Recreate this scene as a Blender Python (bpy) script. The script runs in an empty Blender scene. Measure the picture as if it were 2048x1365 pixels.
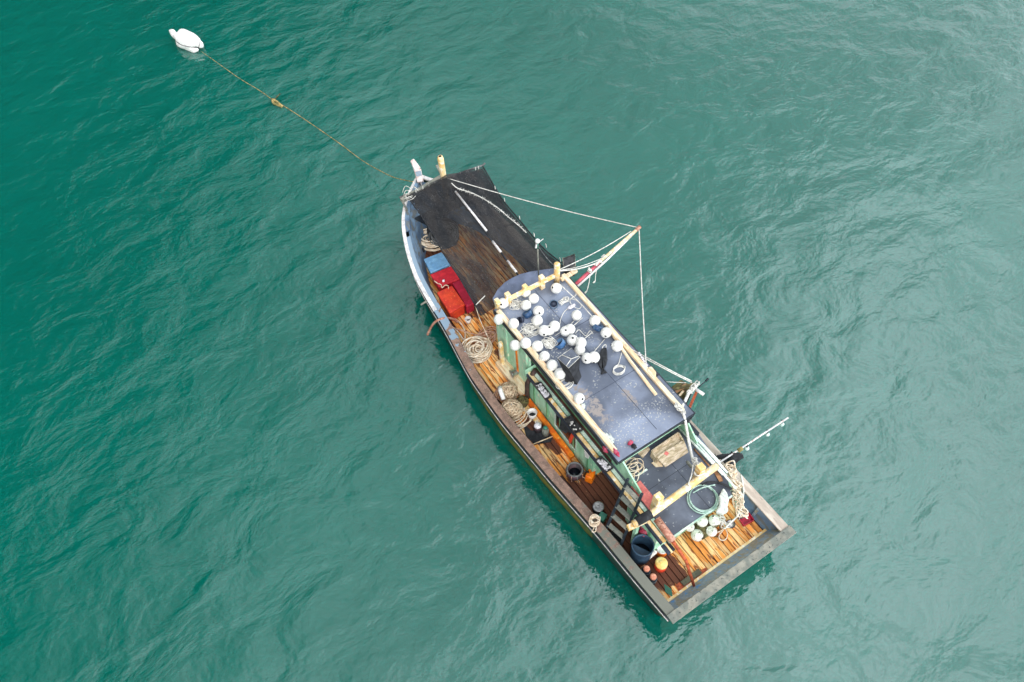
import bpy, math, random
import numpy as np
from mathutils import Vector, Matrix, noise

SC = bpy.context.scene
COL = SC.collection
R = math.radians
rnd = random.Random(7)

# ---------------------------------------------------------------- camera
FPX, CAMH = 1500.0, 21.0
_th, _ro, _ps = R(35.0), R(4.9), R(119.0)
def _rig():
    s, c = math.sin(_th), math.cos(_th)
    Rm = np.array([[math.cos(_ro), -math.sin(_ro), 0], [math.sin(_ro), math.cos(_ro), 0], [0, 0, 1]])
    up = Rm @ np.array([0, s, -c]); a = Rm @ np.array([1, 0, 0.]); b = Rm @ np.array([0, c, s])
    Y = math.cos(_ps) * a + math.sin(_ps) * b
    X = -(-math.sin(_ps) * a + math.cos(_ps) * b)
    return np.array([X, Y, up])
MAT_W = _rig()
def _ray(px, py): return MAT_W @ np.array([(px - 1024) / FPX, (682.5 - py) / FPX, 1.0])
_r0 = _ray(1180, 850)
CAM = np.array([_r0[0] * CAMH / _r0[2], _r0[1] * CAMH / _r0[2], CAMH])
def W(px, py, z):
    """survey point: where the sight line through a point of the photograph meets height z"""
    r = _ray(px, py); t = (z - CAM[2]) / r[2]; p = CAM + t * r
    return Vector((p[0], p[1], z))
cd = bpy.data.cameras.new('camera'); cam = bpy.data.objects.new('camera', cd); COL.objects.link(cam)
cd.sensor_width = 36.0; cd.lens = FPX / 2048 * 36.0; cd.clip_end = 5000
right, upv, fwd = MAT_W[:, 0], MAT_W[:, 1], MAT_W[:, 2]
mw = Matrix(((right[0], upv[0], -fwd[0], CAM[0]), (right[1], upv[1], -fwd[1], CAM[1]), (right[2], upv[2], -fwd[2], CAM[2]), (0, 0, 0, 1)))
cam.matrix_world = mw
SC.camera = cam

# ---------------------------------------------------------------- sky and sun
SUN_EL, SUN_AZ = R(40), math.atan2(-upv[0], -upv[1])
_ch = Vector((right[0] * .8 - upv[0] * .2, right[1] * .8 - upv[1] * .2, 0)); CLOUD_DIR = _ch.normalized() * .8 + Vector((0, 0, .45))   # where the cloud deck is thinnest and brightest        # azimuth measured from +Y towards +X
wd = bpy.data.worlds.new('World'); SC.world = wd; wd.use_nodes = True
nt = wd.node_tree; nt.nodes.clear()
wo = nt.nodes.new('ShaderNodeOutputWorld'); bg = nt.nodes.new('ShaderNodeBackground')
sky = nt.nodes.new('ShaderNodeTexSky'); sky.sky_type = 'NISHITA'; sky.sun_disc = False
sky.sun_elevation = SUN_EL; sky.sun_rotation = SUN_AZ
sky.air_density = 1.0; sky.dust_density = 2.0; sky.ozone_density = 1.0
bg.inputs['Strength'].default_value = 0.15
hs = nt.nodes.new('ShaderNodeHueSaturation'); hs.inputs['Saturation'].default_value = 0.35   # thin cloud greys the sky
nt.links.new(sky.outputs[0], hs.inputs['Color'])
tc = nt.nodes.new('ShaderNodeTexCoord'); ns = nt.nodes.new('ShaderNodeTexNoise')
ns.inputs['Scale'].default_value = 3.0; ns.inputs['Detail'].default_value = 5
nt.links.new(tc.outputs['Generated'], ns.inputs['Vector'])
cr = nt.nodes.new('ShaderNodeMapRange'); cr.inputs[1].default_value = 0.35; cr.inputs[2].default_value = 0.65
cr.inputs[3].default_value = 0.6; cr.inputs[4].default_value = 1.5
nt.links.new(ns.outputs['Fac'], cr.inputs[0])
cm_ = nt.nodes.new('ShaderNodeMix'); cm_.data_type = 'RGBA'; cm_.inputs['Factor'].default_value = .75      # an even grey cloud deck with the clear sky behind it
nt.links.new(hs.outputs[0], cm_.inputs[6]); cm_.inputs[7].default_value = (5.4, 5.7, 6.0, 1)
mu = nt.nodes.new('ShaderNodeVectorMath'); mu.operation = 'SCALE'
nt.links.new(cm_.outputs[2], mu.inputs[0]); nt.links.new(cr.outputs[0], mu.inputs['Scale'])
# the cloud deck is brighter on one side
dt = nt.nodes.new('ShaderNodeVectorMath'); dt.operation = 'DOT_PRODUCT'; nt.links.new(tc.outputs['Generated'], dt.inputs[0])
dt.inputs[1].default_value = tuple(CLOUD_DIR)
gr = nt.nodes.new('ShaderNodeMapRange'); gr.inputs[1].default_value = -.2; gr.inputs[2].default_value = .65; gr.inputs[3].default_value = .02; gr.inputs[4].default_value = 2.0
nt.links.new(dt.outputs['Value'], gr.inputs[0])
mg = nt.nodes.new('ShaderNodeVectorMath'); mg.operation = 'SCALE'; nt.links.new(mu.outputs[0], mg.inputs[0]); nt.links.new(gr.outputs[0], mg.inputs['Scale'])
nt.links.new(mg.outputs[0], bg.inputs['Color']); nt.links.new(bg.outputs[0], wo.inputs['Surface'])
sl = bpy.data.lights.new('sun', 'SUN'); sl.energy = 0.8; sl.angle = R(45); sl.color = (1, .96, .9)
so = bpy.data.objects.new('sun', sl); COL.objects.link(so)
d = Vector((math.sin(SUN_AZ) * math.cos(SUN_EL), math.cos(SUN_AZ) * math.cos(SUN_EL), math.sin(SUN_EL)))
so.rotation_euler = d.to_track_quat('Z', 'Y').to_euler()
vs = SC.view_settings; vs.view_transform = 'Standard'; vs.look = 'None'; vs.gamma = 1; vs.exposure = 0.5

# ---------------------------------------------------------------- materials
def srgb(r, g, b):
    f = lambda v: (v / 255 / 12.92) if v / 255 <= .04045 else ((v / 255 + .055) / 1.055) ** 2.4
    return (f(r), f(g), f(b), 1)
MATS = {}
def mat(name, c1, c2=None, rough=.6, scale=4, stretch=(1, 1, 1), lo=.42, hi=.58, bump=.15, bscale=None, metal=0, c3=None, lo3=.6, hi3=.66, scale3=20, spec=.4, detail=6, trans=0, clump=0):
    """one surface of up to three colours that wear into each other, with a fine bump"""
    m = bpy.data.materials.new(name); m.use_nodes = True; t = m.node_tree; n = t.nodes; L = t.links
    b = n['Principled BSDF']; b.inputs['Roughness'].default_value = rough; b.inputs['Metallic'].default_value = metal
    b.inputs['Specular IOR Level'].default_value = spec
    co = n.new('ShaderNodeTexCoord'); mp = n.new('ShaderNodeMapping'); mp.inputs['Scale'].default_value = stretch
    L.new(co.outputs['Object'], mp.inputs[0])
    def nz(sc, det=detail, dist=.3):
        x = n.new('ShaderNodeTexNoise'); x.inputs['Scale'].default_value = sc; x.inputs['Detail'].default_value = det
        x.inputs['Distortion'].default_value = dist; L.new(mp.outputs[0], x.inputs['Vector']); return x
    def ramp(src, a, z):
        x = n.new('ShaderNodeMapRange'); x.inputs[1].default_value = a; x.inputs[2].default_value = z; x.interpolation_type = 'SMOOTHSTEP'
        L.new(src, x.inputs[0]); return x.outputs[0]
    def mix(f, A, B):
        x = n.new('ShaderNodeMix'); x.data_type = 'RGBA'; L.new(f, x.inputs['Factor'])
        for s, v in ((x.inputs[6], A), (x.inputs[7], B)):
            if isinstance(v, tuple): s.default_value = v
            else: L.new(v, s)
        return x.outputs[2]
    c2 = c2 or tuple(v * .8 for v in c1[:3]) + (1,)
    out = mix(ramp(nz(scale).outputs[0], lo, hi), c1, c2)
    if c3:
        f3 = ramp(nz(scale3, 8).outputs[0], lo3, hi3)
        if clump:
            cx_ = n.new('ShaderNodeMath'); cx_.operation = 'MULTIPLY'; L.new(f3, cx_.inputs[0]); L.new(ramp(nz(clump, 4).outputs[0], .46, .62), cx_.inputs[1]); f3 = cx_.outputs[0]
        out = mix(f3, out, c3)
    # slight tone change everywhere
    tn = nz(scale * 2.7, 8); hv = n.new('ShaderNodeHueSaturation'); L.new(out, hv.inputs['Color'])
    vr = n.new('ShaderNodeMapRange'); vr.inputs[1].default_value = .3; vr.inputs[2].default_value = .7; vr.inputs[3].default_value = .82; vr.inputs[4].default_value = 1.15
    L.new(tn.outputs[0], vr.inputs[0]); L.new(vr.outputs[0], hv.inputs['Value'])
    L.new(hv.outputs[0], b.inputs['Base Color'])
    if bump:
        bp = n.new('ShaderNodeBump'); bp.inputs['Strength'].default_value = bump; bp.inputs['Distance'].default_value = .02
        L.new(nz(bscale or scale * 5, 8).outputs[0], bp.inputs['Height']); L.new(bp.outputs[0], b.inputs['Normal'])
    if trans:
        tr = n.new('ShaderNodeBsdfTransparent'); ms = n.new('ShaderNodeMixShader')
        tn_ = nz(.55, 5, .6); tm = n.new('ShaderNodeMapRange'); tm.inputs[1].default_value = .38; tm.inputs[2].default_value = .6
        tm.inputs[3].default_value = trans * .35; tm.inputs[4].default_value = trans * 1.7; L.new(tn_.outputs[0], tm.inputs[0]); L.new(tm.outputs[0], ms.inputs[0])
        L.new(b.outputs[0], ms.inputs[1]); L.new(tr.outputs[0], ms.inputs[2]); L.new(ms.outputs[0], n['Material Output'].inputs[0])
    m['_x'] = 1; MATS[name] = m; return m
S = srgb
M_float = mat('float_white', S(243, 243, 240), S(228, 228, 222), rough=.45, scale=7, bump=.05, c3=S(150, 148, 140), lo3=.66, hi3=.74, scale3=18)
M_float_old = mat('float_algae', S(240, 240, 232), S(212, 212, 198), rough=.6, scale=8, c3=S(110, 118, 96), lo3=.55, hi3=.68, scale3=12)
M_dark = mat('dark_hole', S(28, 28, 30), rough=.7)
M_cream = mat('yellow_paint', S(248, 220, 168), S(238, 196, 126), rough=.5, scale=3, c3=S(244, 234, 214), lo3=.52, hi3=.62, scale3=7)
M_tan = mat('weathered_rail', S(242, 226, 196), S(228, 200, 160), rough=.7, scale=3, stretch=(4, .6, 4), c3=S(206, 158, 132), lo3=.56, hi3=.7, scale3=6)
M_roof = mat('roof_bluegrey', S(84, 90, 106), S(122, 132, 154), rough=.6, scale=.5, lo=.40, hi=.56, c3=S(204, 204, 194), lo3=.615, hi3=.65, scale3=11, bump=.12)
M_roof2 = mat('roof_slate', S(82, 88, 100), S(106, 114, 128), rough=.6, scale=.8, c3=S(180, 184, 184), lo3=.66, hi3=.70, scale3=16, bump=.12)
M_visor = mat('visor_blue', S(116, 126, 150), S(98, 108, 130), rough=.5, scale=1.5, c3=S(190, 194, 200), lo3=.68, hi3=.72, scale3=14)
M_green = mat('mint_paint', S(182, 228, 198), S(150, 206, 172), rough=.5, scale=2, stretch=(1, 1, .4), c3=S(226, 232, 206), lo3=.58, hi3=.66, scale3=8)
M_green2 = mat('green_panel', S(118, 176, 128), S(96, 150, 112), rough=.5, scale=2)
M_teal = mat('teal_board', S(70, 140, 118), S(52, 110, 96), rough=.5, scale=3)
M_black = mat('black_edge', S(34, 42, 52), S(48, 56, 64), rough=.5, scale=5)
M_navy = mat('navy_strip', S(58, 66, 84), S(42, 50, 66), rough=.5)
M_orange = mat('orange_paint', S(242, 134, 30), S(224, 104, 24), rough=.5, scale=3, c3=S(250, 200, 110), lo3=.62, hi3=.68, scale3=9)
M_pale = mat('pale_strip', S(206, 226, 212), S(160, 200, 180), rough=.5, scale=3, c3=S(240, 240, 230), lo3=.55, hi3=.66)
M_brown = mat('brown_floor', S(86, 52, 42), S(62, 42, 38), rough=.6, scale=3)
M_blue_in = mat('bulwark_blue', S(122, 150, 176), S(92, 118, 146), rough=.5, scale=1.6, stretch=(1.5, .5, 1.5), c3=S(110, 116, 118), lo3=.5, hi3=.6, scale3=4)
M_blue_worn = mat('bulwark_worn', S(138, 154, 168), S(150, 146, 132), rough=.7, scale=2.2, stretch=(2, .6, 2), c3=S(92, 150, 206), lo3=.58, hi3=.66, scale3=5)
M_hull = mat('hull_side', S(34, 62, 54), S(52, 66, 56), rough=.35, scale=2, c3=S(96, 100, 40), lo3=.55, hi3=.7, scale3=3)
M_white = mat('white_paint', S(236, 232, 228), S(206, 204, 204), rough=.5, scale=5, c3=S(190, 160, 146), lo3=.6, hi3=.7, scale3=12)
M_stem = mat('stem_paint', S(230, 222, 220), S(214, 190, 184), rough=.6, scale=6, c3=S(190, 92, 84), lo3=.66, hi3=.7, scale3=9)
M_rope = mat('rope_cream', S(246, 234, 214), S(226, 204, 176), rough=.9, scale=9, bump=.5, bscale=90)
M_rope_pink = mat('rope_pink', S(222, 182, 156), S(196, 148, 124), rough=.9, scale=9, bump=.5, bscale=90)
M_rope_white = mat('rope_white', S(236, 234, 226), S(206, 204, 196), rough=.9, scale=9, bump=.4, bscale=90)
M_rope_grey = mat('rope_grey', S(120, 122, 122), S(90, 92, 92), rough=.9, scale=9, bump=.4)
M_rope_green = mat('rope_green', S(190, 216, 204), S(150, 184, 170), rough=.7, scale=9)
M_rope_moor = mat('rope_mooring', S(186, 160, 104), S(126, 120, 76), rough=.9, scale=6)
M_net = mat('shade_net', S(38, 40, 44), S(56, 54, 54), rough=.9, scale=1.2, stretch=(2.5, .8, 1), bump=.8, bscale=14, trans=.3, c3=S(92, 92, 92), lo3=.56, hi3=.7, scale3=16)
M_netfold = mat('net_folded', S(40, 42, 46), S(58, 60, 62), rough=.9, scale=2, stretch=(2.5, .8, 1), bump=.5, bscale=8, trans=.1)
M_red = mat('red_plastic', S(206, 44, 56), S(186, 34, 50), rough=.5, scale=4, c3=S(228, 90, 92), lo3=.62, hi3=.7, scale3=16)
M_dred = mat('crimson_plastic', S(176, 32, 62), S(158, 28, 52), rough=.5, scale=4, c3=S(206, 70, 92), lo3=.62, hi3=.7, scale3=16)
M_ored = mat('vermilion_plastic', S(222, 72, 42), S(206, 56, 40), rough=.45, scale=3, c3=S(240, 116, 64), lo3=.62, hi3=.7, scale3=16)
M_lblue = mat('light_blue_plastic', S(122, 170, 206), S(106, 154, 194), rough=.5, scale=4)
M_blue = mat('blue_plastic', S(44, 76, 116), S(92, 120, 148), rough=.4, scale=6)
M_drum = mat('drum_blue', S(52, 78, 100), S(44, 66, 88), rough=.45, scale=3)
M_jerry = mat('jerry_orange', S(246, 130, 20), S(230, 104, 20), rough=.4, scale=4)
M_steel = mat('steel', S(190, 190, 188), S(150, 150, 150), rough=.3, metal=.8, scale=8)
M_pot = mat('dark_pot', S(66, 62, 66), S(94, 70, 76), rough=.6, scale=8)
M_copper = mat('copper_cap', S(226, 158, 130), S(200, 128, 100), rough=.45, scale=10)
M_rust = mat('rusty_pipe', S(196, 150, 130), S(170, 112, 92), rough=.7, scale=8, c3=S(120, 66, 46), lo3=.58, hi3=.7)
M_rust2 = mat('rust_orange', S(190, 92, 54), S(140, 66, 40), rough=.7, scale=8)
M_exh = mat('exhaust_brown', S(86, 64, 58), S(60, 48, 46), rough=.6, scale=8)
M_cap_grey = mat('cap_grey', S(122, 126, 118), S(148, 146, 134), rough=.8, scale=3, stretch=(1, 1, 1), c3=S(84, 88, 84), lo3=.58, hi3=.68, scale3=14)
M_cap_tan = mat('cap_tan', S(206, 194, 180), S(184, 170, 156), rough=.8, scale=2, stretch=(2, .5, 1), c3=S(150, 138, 128), lo3=.62, hi3=.7, scale3=9)
M_lamp = mat('black_box', S(44, 46, 48), S(70, 70, 72), rough=.35, scale=8)
M_cloth = mat('black_cloth', S(36, 38, 42), S(52, 54, 58), rough=.9, scale=6)
M_sack = mat('white_sack', S(226, 230, 222), S(196, 204, 196), rough=.9, scale=5, stretch=(3, 1, 1))
M_card = mat('cardboard', S(206, 188, 160), S(168, 150, 120), rough=.9, scale=4, stretch=(1, 4, 1), c3=S(216, 198, 176), lo3=.52, hi3=.62, scale3=5)
M_pinkb = mat('salmon_board', S(214, 120, 112), S(200, 104, 98), rough=.7, scale=6)
M_twine = mat('twine', S(226, 208, 180), S(196, 170, 140), rough=.95, scale=14, bump=.6)
M_olive = mat('olive_net', S(112, 108, 70), S(82, 72, 48), rough=.95, scale=7)
M_wood = mat('bare_wood', S(176, 130, 92), S(140, 100, 70), rough=.8, scale=4)
M_board = mat('wet_board', S(96, 96, 76), S(78, 76, 60), rough=.6, scale=6)
M_glass = mat('bulb_glass', S(214, 232, 226), S(190, 214, 206), rough=.15, scale=8)
M_buoy = mat('buoy_cloth', S(246, 246, 243), S(236, 236, 232), rough=.8, scale=5)
M_redc = mat('red_cloth', S(168, 44, 72), S(196, 96, 116), rough=.8, scale=9)
M_dark_gloss = mat('dark_gloss', S(14, 24, 34), S(20, 34, 40), rough=.15)
M_pvc = mat('pvc_pipe', S(206, 228, 216), S(232, 238, 232), rough=.4, scale=5)
M_foam = mat('foam_scrap', S(236, 232, 240), S(206, 204, 206), rough=.8, scale=9, c3=S(80, 80, 84), lo3=.6, hi3=.64, scale3=16)
M_cap_red = mat('boom_red', S(196, 92, 104), S(176, 74, 90), rough=.5, scale=8)
M_diam = mat('scupper_green', S(0, 104, 76), rough=.1)

def deck_mat(name, base, worn, dark, darkband=None, stain=None, plank=True, kw=None, hard=5.0, sn=2.6, ss=(2.0, .8, 1), amp=3.2):
    m = mat(name, base, worn, **(kw or dict(rough=.75, scale=2.6, stretch=(3.0, .42, 1), lo=.46, hi=.56, bump=.5, bscale=20, c3=dark, lo3=.57, hi3=.63, scale3=5)))
    if darkband:
        t = m.node_tree; n = t.nodes; L = t.links; b = n['Principled BSDF']
        src = b.inputs['Base Color'].links[0].from_socket
        co = n.new('ShaderNodeTexCoord'); sp = n.new('ShaderNodeSeparateXYZ'); L.new(co.outputs['Object'], sp.inputs[0])
        nz = n.new('ShaderNodeTexNoise'); nz.inputs['Scale'].default_value = sn; nz.inputs['Detail'].default_value = 10; nz.inputs['Roughness'].default_value = .65; nz.inputs['Distortion'].default_value = .4
        m2 = n.new('ShaderNodeMapping'); m2.inputs['Scale'].default_value = ss; L.new(co.outputs['Object'], m2.inputs[0]); L.new(m2.outputs[0], nz.inputs['Vector'])
        def M(op, a, b_=None, c=None):
            x = n.new('ShaderNodeMath'); x.operation = op
            for i, v in enumerate((a, b_, c)):
                if v is None: continue
                if isinstance(v, (int, float)): x.inputs[i].default_value = v
                else: L.new(v, x.inputs[i])
            return x.outputs[0]
        if plank:       # every plank has its own tone
            pi_ = M('FLOOR', M('DIVIDE', M('ADD', sp.outputs[0], 2.25), .164)); wn = n.new('ShaderNodeTexWhiteNoise'); wn.noise_dimensions = '2D'
            cb = n.new('ShaderNodeCombineXYZ'); L.new(pi_, cb.inputs[0]); L.new(M('FLOOR', M('DIVIDE', M('ADD', sp.outputs[1], M('MULTIPLY', pi_, 1.37)), 2.6)), cb.inputs[1]); L.new(cb.outputs[0], wn.inputs['Vector'])
            vr = n.new('ShaderNodeMapRange'); vr.inputs[3].default_value = .76; vr.inputs[4].default_value = 1.12; L.new(wn.outputs['Value'], vr.inputs[0])
            hv = n.new('ShaderNodeHueSaturation'); L.new(vr.outputs[0], hv.inputs['Value']); L.new(src, hv.inputs['Color']); src = hv.outputs[0]
        tot = None
        for (cx, cy, rx, ry) in darkband:      # wet and oil-stained boards, each with its own ragged outline
            ex = M('POWER', M('DIVIDE', M('SUBTRACT', sp.outputs[0], cx), rx), 2)
            ey = M('POWER', M('DIVIDE', M('SUBTRACT', sp.outputs[1], cy), ry), 2)
            e = M('ADD', ex, ey)
            e = M('SUBTRACT', 1.0, e); e = M('ADD', e, M('MULTIPLY', M('SUBTRACT', nz.outputs[0], .5), amp))
            e = M('MULTIPLY', e, hard); cl = n.new('ShaderNodeClamp'); L.new(e, cl.inputs[0])
            tot = cl.outputs[0] if tot is None else M('MAXIMUM', tot, cl.outputs[0])
        x = n.new('ShaderNodeMix'); x.data_type = 'RGBA'; L.new(tot, x.inputs['Factor']); L.new(src, x.inputs[6]); x.inputs[7].default_value = stain or S(98, 58, 40)
        L.new(x.outputs[2], b.inputs['Base Color'])
    return m
M_deck = deck_mat('deck_planks', S(240, 158, 74), S(246, 204, 142), S(150, 84, 46),
                  [(-1.5, -2.95, 1.5, 1.55), (-1.6, .35, .35, .9), (-1.5, -4.75, .55, .75), (-1.1, -5.1, .4, .5), (-.9, 3.3, .35, .5), (-1.0, 9.2, 1.2, 1.0), (-.9, 6.6, .5, 1.6)])
M_roof = deck_mat('roof_stained', S(96, 104, 120), S(138, 148, 168), None, [(-.66, -.75, .2, .8), (.3, -1.2, .12, .3)], S(150, 142, 138), False,
                  dict(rough=.6, scale=.5, lo=.40, hi=.56, c3=S(186, 186, 178), lo3=.57, hi3=.64, scale3=19, bump=.12, clump=1.3), 1.1, 7, (1, 1, 1), 9)

M_algae = deck_mat('algae_band', S(156, 134, 40), S(112, 112, 44), None, [(-2, -5.4, 3, 2.6), (2, 0, 1, 9), (-2.3, 6.5, 3, 3.6)], S(30, 58, 50), False, dict(rough=.5, scale=2.5, bump=.2))
def cap_port_mat():
    """the port cap rail: white forward, then chipped blue, then bare brown, then grey"""
    m = mat('cap_port', S(148, 120, 106), S(126, 104, 92), rough=.75, scale=5, stretch=(1, 1, 1), c3=S(186, 168, 150), lo3=.62, hi3=.68, scale3=30)
    t = m.node_tree; n = t.nodes; L = t.links; b = n['Principled BSDF']; src = b.inputs['Base Color'].links[0].from_socket
    co = n.new('ShaderNodeTexCoord'); sp = n.new('ShaderNodeSeparateXYZ'); L.new(co.outputs['Object'], sp.inputs[0])
    nz = n.new('ShaderNodeTexNoise'); nz.inputs['Scale'].default_value = 4.5; nz.inputs['Detail'].default_value = 9; L.new(co.outputs['Object'], nz.inputs['Vector'])
    ad = n.new('ShaderNodeMath'); ad.operation = 'MULTIPLY_ADD'; L.new(nz.outputs[0], ad.inputs[0]); ad.inputs[1].default_value = 9.0; L.new(sp.outputs[1], ad.inputs[2])
    def step(a, z):
        x = n.new('ShaderNodeMapRange'); x.inputs[1].default_value = a; x.inputs[2].default_value = z; L.new(ad.outputs[0], x.inputs[0]); return x.outputs[0]
    def mix(f, A, B):
        x = n.new('ShaderNodeMix'); x.data_type = 'RGBA'; L.new(f, x.inputs['Factor'])
        for s, v in ((x.inputs[6], A), (x.inputs[7], B)):
            if isinstance(v, tuple): s.default_value = v
            else: L.new(v, s)
        return x.outputs[2]
    o = mix(step(.6, 1.6), S(118, 120, 110), src)
    o = mix(step(8.9, 9.1), o, S(138, 160, 178)); L.new(o, b.inputs['Base Color'])
    return m
M_cap_port = cap_port_mat()

def water_mat():
    m = bpy.data.materials.new('sea_water'); m.use_nodes = True; t = m.node_tree; n = t.nodes; L = t.links; b = n['Principled BSDF']
    co = n.new('ShaderNodeTexCoord')
    def mp(rot, sc):
        x = n.new('ShaderNodeMapping'); x.inputs['Rotation'].default_value = (0, 0, R(rot)); x.inputs['Scale'].default_value = sc; L.new(co.outputs['Object'], x.inputs[0]); return x.outputs[0]
    def nz(vec, sc, det, dist=0, rgh=.5):
        x = n.new('ShaderNodeTexNoise'); x.inputs['Scale'].default_value = sc; x.inputs['Detail'].default_value = det
        x.inputs['Distortion'].default_value = dist; x.inputs['Roughness'].default_value = rgh; L.new(vec, x.inputs['Vector']); return x.outputs[0]
    # colour of the water body: slow drift between two teals
    cmix = n.new('ShaderNodeMix'); cmix.data_type = 'RGBA'
    cmix.inputs[6].default_value = (0.000, .112, .083, 1); cmix.inputs[7].default_value = (.0, .156, .116, 1)
    L.new(nz(mp(0, (1, 1, 1)), .09, 3, .4), cmix.inputs['Factor'])
    L.new(cmix.outputs[2], b.inputs['Base Color'])
    b.inputs['Roughness'].default_value = .03; b.inputs['IOR'].default_value = 1.88
    b.inputs['Subsurface Weight'].default_value = .9; b.inputs['Subsurface Radius'].default_value = (.3, 1.2, 1.0); b.inputs['Subsurface Scale'].default_value = 1.0; b.inputs['Specular IOR Level'].default_value = .5
    big = nz(mp(WAVE_ROT, (1, 1.35, 1)), .5, 4, .35)
    mid = nz(mp(WAVE_ROT + 24, (1, 1.35, 1)), 1.8, 4, .3, .6)
    fin = nz(mp(WAVE_ROT - 12, (1, 1.7, 1)), 5, 4, .3, .55)
    def M(op, a, b_):
        x = n.new('ShaderNodeMath'); x.operation = op
        for i, v in enumerate((a, b_)):
            if isinstance(v, (int, float)): x.inputs[i].default_value = v
            else: L.new(v, x.inputs[i])
        return x.outputs[0]
    wp = n.new('ShaderNodeMapRange'); wp.inputs[1].default_value = .35; wp.inputs[2].default_value = .65; wp.inputs[3].default_value = .45; wp.inputs[4].default_value = 1.25
    L.new(nz(mp(30, (1, 1, 1)), .11, 3, .3), wp.inputs[0])          # wind patches
    h = M('ADD', M('MULTIPLY', big, .5), M('MULTIPLY', wp.outputs[0], M('ADD', M('MULTIPLY', mid, .068), M('MULTIPLY', fin, .010))))
    bp = n.new('ShaderNodeBump'); bp.inputs['Strength'].default_value = 1.0; bp.inputs['Distance'].default_value = WAVE_AMP
    L.new(h, bp.inputs['Height']); L.new(bp.outputs[0], b.inputs['Normal'])
    return m
WAVE_ROT, WAVE_AMP = 8, 0.28
M_water = water_mat()

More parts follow.
